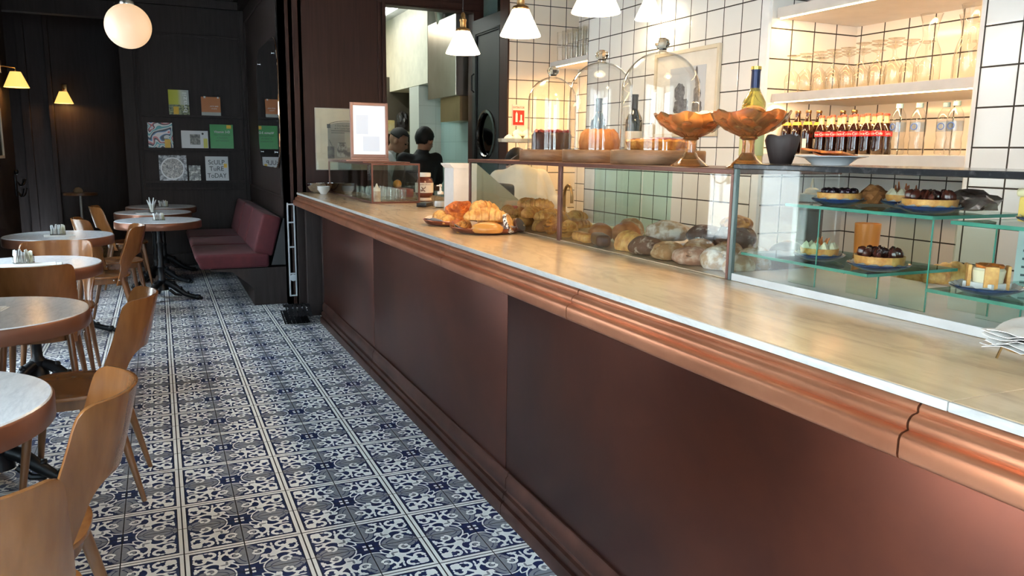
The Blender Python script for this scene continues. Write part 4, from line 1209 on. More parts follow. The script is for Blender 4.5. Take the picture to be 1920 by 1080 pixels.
def cp(o, loc, rz, label=None, scale=None, mat=None, rot=None):
    c = o.copy(); COL.objects.link(c); c.location = loc; c.rotation_euler = rot or (0, 0, rz)
    if label: c['label'] = label
    if scale: c.scale = scale if isinstance(scale, tuple) else (scale,) * 3
    return c

WZ = 1.021
# copper trays with napkin lining
def tray(loc, R_, label, rz):
    t = thing('copper_tray', label, 'tray', loc, rz)
    sx = 1.0
    bm = B(); lathe(bm, [(0, 0.0), (R_ * 0.80, 0.0), (R_ * 0.92, 0.010), (R_, 0.026), (R_ * 1.0, 0.029), (R_ * 0.985, 0.028), (R_ * 0.90, 0.013), (R_ * 0.78, 0.004), (0, 0.004)], 48)
    obj('tray_dish', bm, P('hammered_copper_tray', (0.55, 0.22, 0.13), 0.33, 0.85, (0.36, 0.13, 0.08), scale=14, bump=0.15, bscale=60), t)
    bm = B()
    n = 40
    inner = [bm.verts.new((R_ * 0.70 * math.cos(2 * PI * k / n), R_ * 0.70 * math.sin(2 * PI * k / n), 0.0065)) for k in range(n)]
    outer = [bm.verts.new((R_ * (0.93 + 0.07 * math.sin(4 * 2 * PI * k / n)) * math.cos(2 * PI * k / n), R_ * (0.93 + 0.07 * math.sin(4 * 2 * PI * k / n)) * math.sin(2 * PI * k / n), 0.030 + 0.012 * max(0, math.sin(4 * 2 * PI * k / n + 1)) + 0.004 * math.sin(13 * k))) for k in range(n)]
    bm.faces.new(inner)
    for k in range(n):
        j = (k + 1) % n; bm.faces.new((inner[k], inner[j], outer[j], outer[k]))
    bmesh.ops.solidify(bm, geom=bm.faces[:], thickness=0.001)
    obj('paper_liner', bm, P('rosy_white_liner', (0.78, 0.66, 0.60), 0.7), t)
    return t
tray((1.415, 3.46, WZ), 0.175, 'round copper tray of croissants and buns, nearer of the two on the marble', 0)
tray((1.40, 3.86, WZ), 0.165, 'round copper tray of orange crusted pastries, farther of the two on the marble', 0.4)
cr = croissant_bm(0.21, 0.045, 0.045, 8, 1.0)
c0 = single('croissant', cr, M_CRUST_L, (1.40, 3.43, WZ + 0.060), 'big ridged croissant lying across the top of the nearer copper tray', 'croissant', R(-22))
big = D.objects[c0.name]
cp(c0, (1.47, 3.56, WZ + 0.035), R(30), 'croissant half hidden at the back of the nearer copper tray', 0.95)
cp(c0, (1.42, 3.54, WZ + 0.085), R(10), 'knobbly croissant topping the pile between the two copper trays', (0.75, 0.9, 1.0))
cp(c0, (1.55, 3.42, WZ + 0.022), R(70), 'browned croissant beside the nut-edged biscuit on the nearer copper tray', 0.7)
single('bread_roll', loaf_bm(0.075, 0.045, 0.055, 3, None), P('smooth_golden_roll', (0.66, 0.34, 0.09), 0.3, col2=(0.50, 0.20, 0.04), scale=5), (1.365, 3.325, WZ + 0.008), 'smooth golden roll at the front of the nearer copper tray', 'bread roll', R(-25))
single('cinnamon_roll', spiral_bm(0.042, 0.045), M_CRUST, (1.305, 3.47, WZ + 0.008), 'small coiled pastry at the front edge of the nearer copper tray', 'pastry', 0, rot=(R(18), R(-15), 0))
single('cinnamon_roll', spiral_bm(0.045, 0.045), M_CRUST_R, (1.31, 3.555, WZ + 0.012), 'striped coiled pastry on the side of the nearer copper tray next to the far tray', 'pastry', 1)
bm = B(); lathe(bm, [(0, 0), (0.040, 0), (0.042, 0.004), (0.042, 0.018), (0.040, 0.022), (0, 0.022)], 30)
o = single('biscuit', bm, M_CRUST_L, (1.465, 3.335, WZ + 0.046), 'round biscuit standing on edge with nut-sprinkled white rim, nearer copper tray', 'biscuit', 0, rot=(R(68), 0, R(50)))
bm = B(); lathe(bm, [(0.042, 0.001), (0.047, 0.003), (0.047, 0.019), (0.042, 0.021)], 30, cap=False); obj('sprinkled_rim', bm, M_SUGARN, o)
single('biscuit', (lambda b: (lathe(b, [(0, 0), (0.034, 0), (0.036, 0.012), (0.034, 0.016), (0, 0.016)], 26), b)[1])(B()), M_CHOC, (1.53, 3.345, WZ + 0.035), 'dark round biscuit leaning at the rim of the nearer copper tray', 'biscuit', rot=(R(60), 0, R(35)))
# far tray
bun = single('knotted_bun', spiral_bm(0.075, 0.075), M_CRUST_R, (1.42, 3.83, WZ + 0.045), 'deep orange ring-shaped pastry on top of the farther copper tray', 'pastry', 0.5, rot=(R(20), R(-14), 0))
cp(c0, (1.33, 3.89, WZ + 0.022), R(75), 'yellow flaky croissant on the window side of the farther copper tray', 0.85)
cp(c0, (1.36, 3.80, WZ + 0.012), R(20), 'croissant under the orange ring pastry on the farther copper tray', 0.8)
cp(c0, (1.46, 3.94, WZ + 0.02), R(-40), 'croissant at the back of the farther copper tray', 0.8)
# crumpled bag
def bag(name, loc, s, m, label, seed, sub=4):
    bm = B(); blob(bm, (0, 0, s[2] * 0.8), s, sub, 0.35, 2.2, seed, -0.7)
    for v in bm.verts:
        n_ = noise.noise(v.co * 60 + Vector((seed, 0, 0))); v.co += v.co.normalized() * n_ * 0.006
        v.co.z = max(v.co.z, 0)
    return single(name, bm, m, loc, label, 'bag', ang=20)
M_FILM = thin_glass('crinkled_clear_film', (0.86, 0.84, 0.82), (0.55, 0.50, 0.46), 0.12, 2.2, 0.5)
bag('plastic_bag', (1.50, 3.66, WZ + 0.01), (0.085, 0.06, 0.06), M_FILM, 'crinkled clear plastic bag of pastry between the trays and the glass case', 4)

# croissant pile in the far case
rng = random.Random(11)
k = 0
for (x, y, z, rz, s) in ((1.68, 3.98, 0, 20, .95), (1.92, 3.68, 0, 30, 1.0), (1.92, 3.86, 0, 60, 1.0), (1.80, 3.50, 0, -50, 1.0), (1.90, 3.46, 0, 20, 1.0), (1.70, 3.84, 0, -30, 1.0), (1.74, 3.70, 0, 40, 1.05), (1.82, 3.92, 0, 80, 1.0), (1.86, 3.74, 0, 10, 1.0), (1.75, 3.55, 0, 60, 1.05), (1.88, 3.58, 0, -20, 1.0),
                         (1.72, 3.90, .042, 70, .95), (1.78, 3.78, .044, -10, 1.0), (1.74, 3.64, .044, 25, 1.1), (1.85, 3.66, .044, 80, 1.0), (1.84, 3.84, .044, -60, 1.0), (1.79, 3.82, .086, 30, .95), (1.80, 3.68, .088, -35, 1.0), (1.70, 3.42, .0, 15, 1.05), (1.82, 3.42, 0, 75, 1.0), (1.76, 3.46, .044, -15, 1.1), (1.87, 3.42, .042, 40, 1.0)):
    o = cp(c0, (x, y, WZ + 0.006 + z), R(rz), 'croissant in the heap behind the glass next to the copper trays', s * 0.82)
    o['group'] = 'croissants heaped in the glass case'
    k += 1
single('sweet_bun', loaf_bm(0.055, 0.05, 0.06, 2, None), M_REDGLAZE, (1.68, 4.05, WZ + 0.005), 'wine red glazed bun at the far end of the croissant case', 'bun')
single('sweet_bun', loaf_bm(0.06, 0.05, 0.055, 5, None), M_REDGLAZE, (1.83, 4.04, WZ + 0.03), 'small red speckled bun behind the wine red one', 'bun')
o = single('cinnamon_roll', spiral_bm(0.065, 0.065), M_CRUST, (1.685, 3.22, WZ + 0.035), 'layered coil pastry against the front glass beside the brown post', 'pastry', 0, rot=(0, R(-35), 0))
single('cinnamon_roll', spiral_bm(0.05, 0.05), M_CRUST_L, (1.675, 3.115, WZ + 0.02), 'pale coil pastry tight against the brown post of the case', 'pastry', 0, rot=(0, R(-35), R(30)))
single('chocolate_bun', loaf_bm(0.06, 0.05, 0.06, 7, None), M_CAKE, (1.68, 3.335, WZ + 0.005), 'brown bun under the croissant heap near the coil pastry', 'bun')

# bread case, front row then back rows
def bread(x, y, z, a, b, h, m, cuts, rz, seed, label, cat='bread'):
    return single('bread_loaf', loaf_bm(a, b, h, seed, cuts), m, (x, y, WZ + 0.006 + z), label, cat, R(rz))
bm = B(); box(bm, (-0.022, -0.075, 0), (0.022, 0.075, 0.036), 0.016, 4)
ec = single('eclair', bm, M_CRUST_L, (1.625, 2.90, WZ + 0.006), 'pale slit finger roll at the post end of the bread case', 'pastry', R(-8))
bm = B(); box(bm, (-0.018, -0.06, 0.034), (0.018, 0.06, 0.040), 0.003); obj('split', bm, M_CRUST, ec)
single('eclair', (lambda b: (box(b, (-0.03, -0.075, 0), (0.03, 0.075, 0.048), 0.02, 4), b)[1])(B()), M_CHOC, (1.63, 2.755, WZ + 0.006), 'chocolate-coated oblong cake against the front glass', 'pastry', R(-20))
cp(c0, (1.665, 2.60, WZ + 0.006), R(80), 'bright golden ridged croissant leaning by the chocolate-coated cake', (0.85, 1.15, 1.25))
bread(1.655, 2.46, 0, 0.062, 0.070, 0.075, M_DARKB, None, 20, 1, 'dark seeded roll dusted with flour between the croissant and the slashed rolls')
bread(1.650, 2.315, 0, 0.060, 0.062, 0.072, M_TAN, 'bars', 60, 2, 'tan roll with pale slashes in the front row')
bread(1.655, 2.185, 0, 0.062, 0.066, 0.068, M_PINKB, 'cross', 45, 3, 'rosy brown round roll with a cross cut, front row')
bread(1.665, 2.055, 0, 0.060, 0.058, 0.085, M_FLOUR, 'bars', 15, 4, 'big floured loaf with one deep slash, front row')
bread(1.650, 1.935, 0, 0.058, 0.038, 0.070, M_FLOUR, None, 0, 5, 'pale floured loaf wedged against the green glass joint')
bread(1.76, 2.28, 0, 0.055, 0.062, 0.080, M_TAN, 'bars', 30, 6, 'tan slashed roll just behind the front row')
bread(1.775, 2.14, 0, 0.055, 0.060, 0.085, M_TAN, 'cross', 10, 7, 'brown roll behind the rosy cross-cut roll')
bread(1.77, 2.00, 0, 0.055, 0.060, 0.085, M_FLOUR, 'cross', 60, 8, 'floured roll behind the big slashed loaf')
bread(1.86, 2.62, 0.03, 0.075, 0.095, 0.085, M_FLOUR, None, 30, 9, 'oval speckled loaf standing above the dark seeded roll')
bread(1.91, 2.44, 0.03, 0.070, 0.080, 0.085, M_DARKB, None, 0, 10, 'dark loaf behind the small glass on the pale blue tray')
bread(1.92, 2.28, 0.035, 0.070, 0.078, 0.095, M_DARKB, 'ridge', 0, 11, 'dark ridged loaf at the back of the bread case')
bread(1.93, 2.29, 0.10, 0.055, 0.06, 0.06, M_CRUST, 'bars', 0, 12, 'golden slashed loaf on top of the dark ridged loaf')
bread(1.74, 3.00 - 0.06, 0.0, 0.055, 0.05, 0.08, M_CAKE, None, 0, 13, 'brown sugared bun beside the case post, back row')
bread(1.80, 2.83, 0.0, 0.06, 0.065, 0.095, M_CAKE, None, 0, 14, 'tall brown bun behind the chocolate-coated cake')
bread(1.90, 2.95, 0.0, 0.06, 0.06, 0.10, M_TAN, None, 0, 15, 'tan bun in the back corner of the bread case')
bread(1.86, 1.95, 0.0, 0.07, 0.05, 0.11, M_CHOC, None, 0, 16, 'near-black chocolate loaf beside the green glass joint, back row')
bm = B(); box(bm, (-0.09, -0.14, 0), (0.09, 0.14, 0.006), 0.003)
tr = single('serving_tray', bm, P('pale_blue_tray', (0.42, 0.52, 0.68), 0.2), (1.86, 2.42, WZ + 0.020), 'pale blue flat tray laid over the breads', 'tray', R(10))
bm = B(); box(bm, (-0.05, -0.12, -0.014), (0.05, 0.12, 0)); obj('tray_foot', bm, M_WHITE, tr, False)
bm = B(); lathe(bm, [(0, 0), (0.026, 0), (0.030, 0.045), (0.028, 0.045), (0.024, 0.006), (0, 0.006)], 24)
single('small_glass', bm, M_GLASS_CL, (1.80, 2.35, WZ + 0.028), 'small clear glass standing on the pale blue tray', 'glass')

# ------------------------------------------------------------------ tarts and cakes on navy plates
def plate(x, y, z, r, label, paper_=True):
    t = thing('navy_plate', label, 'plate', (x, y, z))
    bm = B(); lathe(bm, [(0, 0), (r * 0.55, 0), (r * 0.62, 0.002), (r * 0.96, 0.013), (r, 0.017), (r * 0.985, 0.018), (r * 0.62, 0.006), (0, 0.005)], 40); obj('dish', bm, M_BLUEPL, t)
    if paper_:
        bm = B(); lathe(bm, [(0, 0.0062), (r * 0.6, 0.0066), (r * 0.88, 0.019), (r * 0.90, 0.020)], 40, wave=lambda q, zz, a: (q * (1 + 0.03 * math.sin(9 * a)), zz + 0.003 * math.sin(14 * a) * (q > r * 0.7)), cap=False)
        obj('paper_doily', bm, M_PAPER, t)
    return t
def tart(x, y, z, r, h, label, kind, seed=0):
    t = thing('tart', label, 'tart', (x, y, z + 0.0072))
    bm = B(); lathe(bm, [(0, 0), (r * 0.95, 0), (r, h), (r * 0.97, h), (r * 0.93, h * 0.8), (0, h * 0.8)], 36, wave=lambda q, zz, a: (q * (1 + 0.012 * math.sin(22 * a)), zz)); obj('pastry_shell', bm, M_CRUST_L if kind != 'pale' else M_BUTTER, t)
    rng = random.Random(seed)
    if kind == 'cream':
        for ring, n in ((0.72, 9), (0.28, 4)):
            for k in range(n):
                a = 2 * PI * k / n + ring
                bm = B(); lathe(bm, [(0, 0), (r * 0.22, 0), (r * 0.25, r * 0.10), (r * 0.14, r * 0.26), (0.0, r * 0.42)], 14, (r * ring * math.cos(a), r * ring * math.sin(a), h * 0.85), wave=lambda q, zz, aa: (q * (1 + 0.08 * math.sin(6 * aa)), zz))
                obj('cream_peak', bm, M_CREAM, t)
        for k in range(7):
            bm = B(); a = rng.uniform(0, 6.3); q = r * rng.uniform(0, .6)
            tube(bm, [(q * math.cos(a), q * math.sin(a), h + r * 0.10), (q * math.cos(a) + rng.uniform(-.01, .01), q * math.sin(a) + rng.uniform(-.01, .01), h + r * (0.45 + rng.random() * 0.25))], [0.005, 0.0015], 5)
            obj('caramel_shard', bm, M_CRUST_R, t)
    elif kind in ('fig', 'berry'):
        n1 = 8 if kind == 'fig' else 13
        for ring, n in ((0.66, n1), (0.22, 4)):
            for k in range(n):
                a = 2 * PI * k / n + ring + rng.uniform(-.1, .1)
                bm = B()
                if kind == 'fig':
                    blob(bm, (0, 0, 0), (r * 0.24, r * 0.13, r * 0.26), 2, 0.2, 3, k)
                    rot = Matrix.Rotation(a, 3, 'Z') @ Matrix.Rotation(rng.uniform(-.5, .5), 3, 'Y')
                    for v in bm.verts: v.co = rot @ v.co + Vector((r * ring * math.cos(a), r * ring * math.sin(a), h + r * 0.10))
                else: blob(bm, (r * ring * math.cos(a), r * ring * math.sin(a), h + r * 0.06), (r * 0.19, r * 0.19, r * 0.17), 2)
                obj('fruit_piece', bm, M_FIG if kind == 'fig' else M_BERRY, t)
    return t
tart(1.70, 1.660, 1.1085, 0.052, 0.026, 'round tart crowned with white cream peaks and caramel, on the low shelf', 'cream', 1)
tart(1.70, 1.455, 1.1085, 0.062, 0.030, 'round tart heaped with dark glazed figs, on the low shelf', 'fig', 2)
tart(1.70, 1.605, 1.2665, 0.058, 0.026, 'round tart covered in dark berries, on the upper glass shelf by the sauce bottle', 'berry', 3)
tart(1.80, 1.475, 1.2665, 0.050, 0.026, 'yellow tart with cream dots and golden shards, middle of the upper shelf', 'cream', 4)
tart(1.69, 1.318, 1.2665, 0.062, 0.026, 'wide tart topped with fig halves and berries, at the near end of the upper shelf', 'fig', 5)
for (x, y, z, r, lab) in ((1.70, 1.660, 1.1085, 0.070, 'navy plate under the cream-peaked tart'), (1.70, 1.455, 1.1085, 0.078, 'navy plate under the fig tart on the low shelf'),
                          (1.70, 1.605, 1.2665, 0.072, 'navy plate under the dark berry tart'), (1.80, 1.475, 1.2665, 0.062, 'navy plate under the yellow tart with golden shards'),
                          (1.69, 1.318, 1.2665, 0.076, 'navy plate under the wide fig and berry tart'), (1.665, 1.135, 1.1025, 0.075, 'navy plate under the square-sided cream cake, low shelf'),
                          (1.70, 1.02, 1.2605, 0.078, 'navy plate under the yellow loaf cake, upper shelf'), (1.80, 0.98, 1.1025, 0.07, 'navy plate in the low corner of the case, cut by the picture edge')):
    plate(x, y, z - 0.001, r, lab)
t = thing('cream_cake', 'small round cream cake held between upright biscuits, low shelf of the tart case', 'cake', (1.665, 1.135, 1.1095))
bm = B(); box(bm, (-0.034, -0.034, 0), (0.034, 0.034, 0.018), 0.002); obj('cake_foot', bm, M_CHINA, t)
bm = B(); lathe(bm, [(0, 0.018), (0.03, 0.018), (0.034, 0.045), (0.03, 0.05), (0, 0.05)], 24); obj('cake_body', bm, M_CREAM, t)
for k in range(4):
    a = R(45 + 90 * k); bm = B(); box(bm, (-0.014, -0.004, 0), (0.014, 0.004, 0.056), 0.003)
    rot = Matrix.Rotation(a, 3, 'Z')
    for v in bm.verts: v.co = rot @ (v.co + Vector((0, 0.038, 0)))
    obj('upright_biscuit', bm, M_CRUST_L, t)
bm = B(); lathe(bm, [(0, 0.05), (0.026, 0.05), (0.028, 0.056), (0, 0.058)], 20, wave=lambda q, z, a: (q * (1 + .1 * math.sin(5 * a)), z + .002 * math.sin(7 * a))); obj('caramel_top', bm, M_CRUST_R, t)
t = thing('loaf_cake', 'tall pale yellow loaf cake with frosted top on the upper glass shelf', 'cake', (1.70, 1.02, 1.2665))
bm = B(); box(bm, (-0.045, -0.06, 0), (0.045, 0.06, 0.052), 0.004); obj('sponge', bm, M_BUTTER, t)
bm = B(); box(bm, (-0.050, -0.066, 0.052), (0.050, 0.066, 0.070), 0.008, 3); obj('frosting', bm, P('pale_yellow_frosting', (0.85, 0.74, 0.45), 0.5), t)
bag('pastry_bag', (1.83, 1.325, 1.262 + 0.006), (0.06, 0.075, 0.028), P('brown_foil_wrapped_pastry', (0.16, 0.07, 0.05), 0.2, 0.3, (0.45, 0.38, 0.34), scale=22), 'foil-wrapped brown pastry behind the wide fig tart', 8, 3)
bag('pastry_bag', (1.79, 1.570, 1.262 + 0.006), (0.045, 0.03, 0.028), M_CAKE, 'brown slice pastry between the berry tart and the yellow tart', 9, 3)
# things standing behind the case
M_SAUCE = P('cocoa_brown_sauce_bottle', (0.085, 0.050, 0.040), 0.4, col2=(0.065, 0.038, 0.03), scale=4)
t = thing('squeeze_bottle', 'tall brown sauce squeeze bottle with grey nozzle cap behind the tart case', 'bottle', (2.085, 2.09, WZ))
bm = B(); lathe(bm, [(0, 0), (0.040, 0), (0.042, 0.004), (0.042, 0.215), (0.038, 0.225), (0, 0.225)], 28); obj('bottle_body', bm, M_SAUCE, t)
bm = B(); lathe(bm, [(0.040, 0.215), (0.040, 0.245), (0.026, 0.25), (0.022, 0.262), (0.008, 0.268), (0.003, 0.30), (0, 0.30)], 24); obj('nozzle_cap', bm, P('grey_plastic', (0.36, 0.40, 0.39), 0.4), t)
bm = B(); lathe(bm, [(0, 0), (0.034, 0), (0.040, 0.165), (0.037, 0.165), (0.031, 0.005), (0, 0.005)], 28)
single('plastic_cup', bm, P('orange_plastic', (0.72, 0.24, 0.04), 0.3), (2.085, 1.84, WZ), 'orange tumbler behind the tart case near the sauce bottle', 'cup')
for x, y, rz, s, lab in ((2.08, 1.65, 20, .9, 'croissant behind the tart case next to the orange tumbler'), (2.10, 1.53, -30, 1.0, 'taller croissant behind the tart case beside the menu card')):
    cp(c0, (x, y, WZ + (0.0 if s < 1 else 0.02)), R(rz), lab, s)
t = thing('menu_card', 'pale green printed menu card standing behind the tart case', 'card', (2.10, 1.36, WZ + 0.0), R(-60))
bm = B(); box(bm, (0, 0, 0), (0.12, 0.004, 0.20)); obj('card', bm, P('pale_green_card', (0.50, 0.64, 0.60), 0.5), t, False)
bm = B()
for k in range(7): box(bm, (0.015, -0.0008, 0.175 - 0.022 * k), (0.05 + 0.05 * ((k * 7) % 3) / 2, 0.0, 0.181 - 0.022 * k))
obj('print_line', bm, P('dark_print', (0.06, 0.10, 0.10), 0.6), t, False)
bm = B(); box(bm, (0, 0, 0), (0.09, 0.16, 0.085), 0.003)
single('patterned_tin', bm, P('red_black_patterned_tin', (0.13, 0.03, 0.025), 0.3, col2=(0.62, 0.55, 0.50), scale=55, lo=0.52, hi=0.56, detail=1), (1.95, 1.20, 1.262 + 0.006), 'red and black patterned box at the back of the upper glass shelf', 'box') if False else None

# wire stand with napkins at the near end
t = thing('napkin_holder', 'wire napkin holder heaped with white paper at the near end of the counter', 'napkin holder', (1.455, 0.875, WZ), R(20))
bm = B()
for x, y in ((-0.08, 0.0), (0.0, -0.06), (0.08, 0.0), (0.0, 0.06)): tube(bm, [(x * 1.15, y * 1.15, 0.003), (x, y, 0.035)], 0.0025, 8)
tube(bm, [(0.08 * math.cos(2 * PI * k / 32), 0.06 * math.sin(2 * PI * k / 32), 0.036) for k in range(33)], 0.0025, 8)
obj('wire_frame', bm, P('brass_wire', (0.62, 0.48, 0.25), 0.2, 1.0), t)
rng = random.Random(4)
for k in range(6):
    bm = B(); n = 8
    g = [[bm.verts.new((-0.09 + 0.18 * i / n, -0.065 + 0.13 * j / n, 0.041 + 0.006 * k + 0.006 * noise.noise(Vector((i * .5, j * .5, k * 3))) + 0.004 * math.sin(i + j * 1.3 + k))) for j in range(n + 1)] for i in range(n + 1)]
    for i in range(n):
        for j in range(n): bm.faces.new((g[i][j], g[i + 1][j], g[i + 1][j + 1], g[i][j + 1]))
    bmesh.ops.rotate(bm, verts=bm.verts, cent=(0, 0, 0), matrix=Matrix.Rotation(R(rng.uniform(-14, 14)), 3, 'Z'))
    bmesh.ops.solidify(bm, geom=bm.faces[:], thickness=0.001)
    obj('paper_napkin', bm, M_PAPER, t)

# ------------------------------------------------------------------ on top of the cases
TZ1 = 1.3565
def dome(x, y, r, h, rb, names, cakefn):
    ds, bs = names
    bm = B(); lathe(bm, [(0, 0), (rb - 0.003, 0), (rb, 0.004), (rb, 0.051), (rb - 0.003, 0.055), (0, 0.055)], 56)
    single('serving_board', bm, M_BOARD, (x, y, TZ1), bs, 'board')
    t = thing('cake_dome', ds, 'glass dome', (x, y, TZ1 + 0.0555))
    hk = 0.052
    hg = h - hk
    hs = hg - r * 0.98
    prof = [(r, 0.0)] + [(r, hs * k / 4) for k in range(1, 5)] + [(r * math.cos(R(a)), hs + r * 0.98 * math.sin(R(a))) for a in range(10, 81, 10)]
    prof += [(0.018, hg), (0.016, hg + 0.006)]
    bm = B(); lathe(bm, prof, 56, cap=False); obj('dome_glass', bm, M_GLASS_CL, t)
    bm = B(); lathe(bm, [(r - 0.003, 0), (r + 0.002, 0), (r + 0.002, 0.005), (r - 0.003, 0.005), (r - 0.003, 0)], 56, cap=False); obj('rim', bm, M_GLASS_CL, t)
    bm = B(); lathe(bm, [(0, hg + 0.004), (0.016, hg + 0.004), (0.018, hg + 0.010), (0.027, hg + 0.018), (0.030, hg + 0.030), (0.025, hg + 0.042), (0.012, hg + 0.050), (0, hg + 0.051)], 9); obj('knob', bm, M_KNOB, t, True, ang=15)
    cakefn(x, y, TZ1 + 0.0558)
def cake1(x, y, z):
    t = thing('chocolate_cake', 'dark chocolate cake with crumb top under the smallest glass dome', 'cake', (x, y, z))
    bm = B(); lathe(bm, [(0, 0), (0.095, 0), (0.098, 0.07), (0.09, 0.082), (0, 0.085)], 40, wave=lambda q, zz, a: (q * (1 + 0.02 * math.sin(17 * a)), zz)); obj('cake_body', bm, M_CHOC, t)
    bm = B(); rng = random.Random(2)
    for k in range(60):
        a, q = rng.uniform(0, 6.28), 0.09 * math.sqrt(rng.random()); blob(bm, (q * math.cos(a), q * math.sin(a), 0.088), (0.011, 0.011, 0.010), 1, 0.4, 3, k)
    obj('crumb_topping', bm, M_REDGLAZE, t)['kind'] = 'stuff'
def cake2(x, y, z):
    bm = B(); lathe(bm, [(0.02, 0), (0.086, 0), (0.090, 0.03), (0.082, 0.070), (0.062, 0.090), (0.036, 0.082), (0.02, 0.05), (0.02, 0)], 48, wave=lambda q, zz, a: (q * (1 + 0.03 * math.sin(12 * a)), zz + 0.002 * math.sin(12 * a)), cap=False)
    single('ring_cake', bm, M_CAKE, (x, y, z), 'tall orange-brown ring cake under the middle glass dome', 'cake')
def cake3(x, y, z):
    t = thing('fruit_pie', 'flat brown crusted pie under the largest glass dome', 'pie', (x, y, z))
    bm = B(); lathe(bm, [(0, 0), (0.115, 0), (0.128, 0.032), (0.122, 0.040), (0.110, 0.030), (0, 0.032)], 48, wave=lambda q, zz, a: (q * (1 + 0.015 * math.sin(30 * a)), zz + 0.002 * math.sin(30 * a))); obj('pie_crust', bm, M_CRUST, t)
    bm = B(); lathe(bm, [(0, 0.032), (0.112, 0.031), (0.10, 0.042), (0.05, 0.046), (0, 0.047)], 36, wave=lambda q, zz, a: (q, zz + 0.003 * math.sin(9 * a + q * 90))); obj('filling', bm, M_REDGLAZE, t)
dome(1.80, 3.55, 0.120, 0.404, 0.160, ('smallest and farthest of the three glass cake domes', 'pale round board under the smallest glass dome'), cake1)
dome(1.80, 3.08, 0.138, 0.431, 0.165, ('middle glass cake dome, over a ring cake', 'pale round board under the middle glass dome'), cake2)
dome(1.80, 2.625, 0.150, 0.427, 0.185, ('largest and closest of the three glass cake domes, over a flat pie', 'widest pale round board, under the largest glass dome'), cake3)

# amber pedestal bowls
def amber(x, y, label, R_=0.125, H=0.178):
    t = thing('pedestal_bowl', label, 'bowl', (x, y, TZ1))
    bm = B(); lathe(bm, [(0, 0.0), (0.066, 0), (0.068, 0.003), (0.055, 0.010), (0.030, 0.032), (0.020, 0.048), (0.018, 0.075), (0.020, 0.088), (0.030, 0.094), (0.022, 0.099), (0, 0.099)], 16,
                    wave=lambda q, z, a: (q * (1 + 0.04 * math.sin(8 * a)), z)); obj('pedestal', bm, M_AMBER, t, ang=25)
    def wv(q, z, a):
        k = max(0, (z - 0.125) / 0.053); return (q * (1 + 0.035 * k * math.sin(8 * a)), z + 0.006 * k * math.cos(8 * a) + 0.001 * math.sin(40 * a))
    bm = B(); lathe(bm, [(0.0, 0.098), (0.03, 0.099), (0.060, 0.112), (0.090, 0.130), (0.112, 0.152), (R_, H - 0.006), (R_ + 0.001, H - 0.002), (R_ - 0.003, H - 0.005), (0.108, 0.156), (0.086, 0.134), (0.058, 0.117), (0.03, 0.104), (0, 0.103)], 64, wave=wv); obj('bowl', bm, M_AMBER, t)
    # raised lozenges of the pressed pattern
    bm = B()
    for k in range(8):
        for m_, (rr, zz) in enumerate(((0.104, 0.142), (0.078, 0.122))):
            a = 2 * PI * (k + 0.5 * m_) / 8
            blob(bm, (rr * math.cos(a), rr * math.sin(a), zz), (0.003, 0.017 - 0.004 * m_, 0.012), 2, rot=a, tilt=0.9)
    obj('pressed_pattern', bm, M_AMBER, t)
    return t
amber(1.68, 2.255, 'amber pressed-glass pedestal bowl in front of the largest glass dome')
amber(1.70, 1.985, 'amber pressed-glass pedestal bowl closest to the chocolate muffin', 0.120, 0.176)
ck = single('cookie', (lambda b: (lathe(b, [(0, 0), (0.030, 0), (0.034, 0.006), (0.028, 0.014), (0, 0.017)], 22), b)[1])(B()), M_CRUST, (1.70, 2.00, TZ1 + 0.118), 'brown cookie in the amber bowl closest to the muffin', 'cookie', group='cookies in the closer amber bowl', rot=(0.3, 0.2, 0))
for k, (dx, dy, dz, rx, ry) in enumerate(((-.03, -.03, .02, .5, .3), (.02, -.045, .024, -.4, .5), (-.035, .03, .03, .3, -.5), (.035, .02, .03, .1, .6), (0, 0, .045, .2, .1), (-.01, .05, .035, .6, 0), (.0, -.02, .056, -.3, .3))):
    cp(ck, (1.70 + dx, 1.985 + dy, TZ1 + 0.112 + dz), 0, rot=(rx, ry, k))
mc = single('macaroon', (lambda b: (blob(b, (0, 0, 0.018), (0.026, 0.026, 0.020), 3, 0.1, 3), b)[1])(B()), M_CREAM, (1.66, 2.24, TZ1 + 0.118), 'pale round macaroon in the amber bowl before the largest dome', 'macaroon', group='macaroons in the farther amber bowl')
for k, (dx, dy, dz) in enumerate(((.03, .02, .01), (-.02, -.045, .016), (.04, -.03, .018), (0.0, 0.05, .02), (0.01, -0.005, .034), (0.045, -0.01, 0.04), (-0.035, 0.035, 0.03))):
    cp(mc, (1.68 + dx, 2.255 + dy, TZ1 + 0.112 + dz), k, mat=None)

# chocolate muffin, white dish, meringue stand
t = thing('chocolate_muffin', 'chocolate muffin in a dark brown paper cup between amber bowl and white dish', 'muffin', (1.70, 1.837, TZ1 + 0.0160))
bm = B(); lathe(bm, [(0, 0), (0.030, 0), (0.032, 0.003), (0.044, 0.045), (0.050, 0.068), (0.046, 0.080), (0.043, 0.066), (0.03, 0.006), (0, 0.006)], 40, wave=lambda q, z, a: (q * (1 + 0.02 * math.sin(16 * a)), z + (0.007 * abs(math.sin(2.5 * a)) if z > 0.06 else 0))); obj('paper_cup', bm, P('dark_brown_paper', (0.030, 0.018, 0.016), 0.6, bump=0.2), t)
bm = B(); blob(bm, (0, 0, 0.058), (0.040, 0.040, 0.026), 3, 0.25, 3, 3); obj('muffin_crown', bm, P('reddish_chocolate_crumb', (0.11, 0.035, 0.02), 0.7, bump=0.5), t)
t = thing('white_dish', 'white china dish with slanted rim at the near end of the case tops', 'dish', (1.74, 1.685, 1.3725))
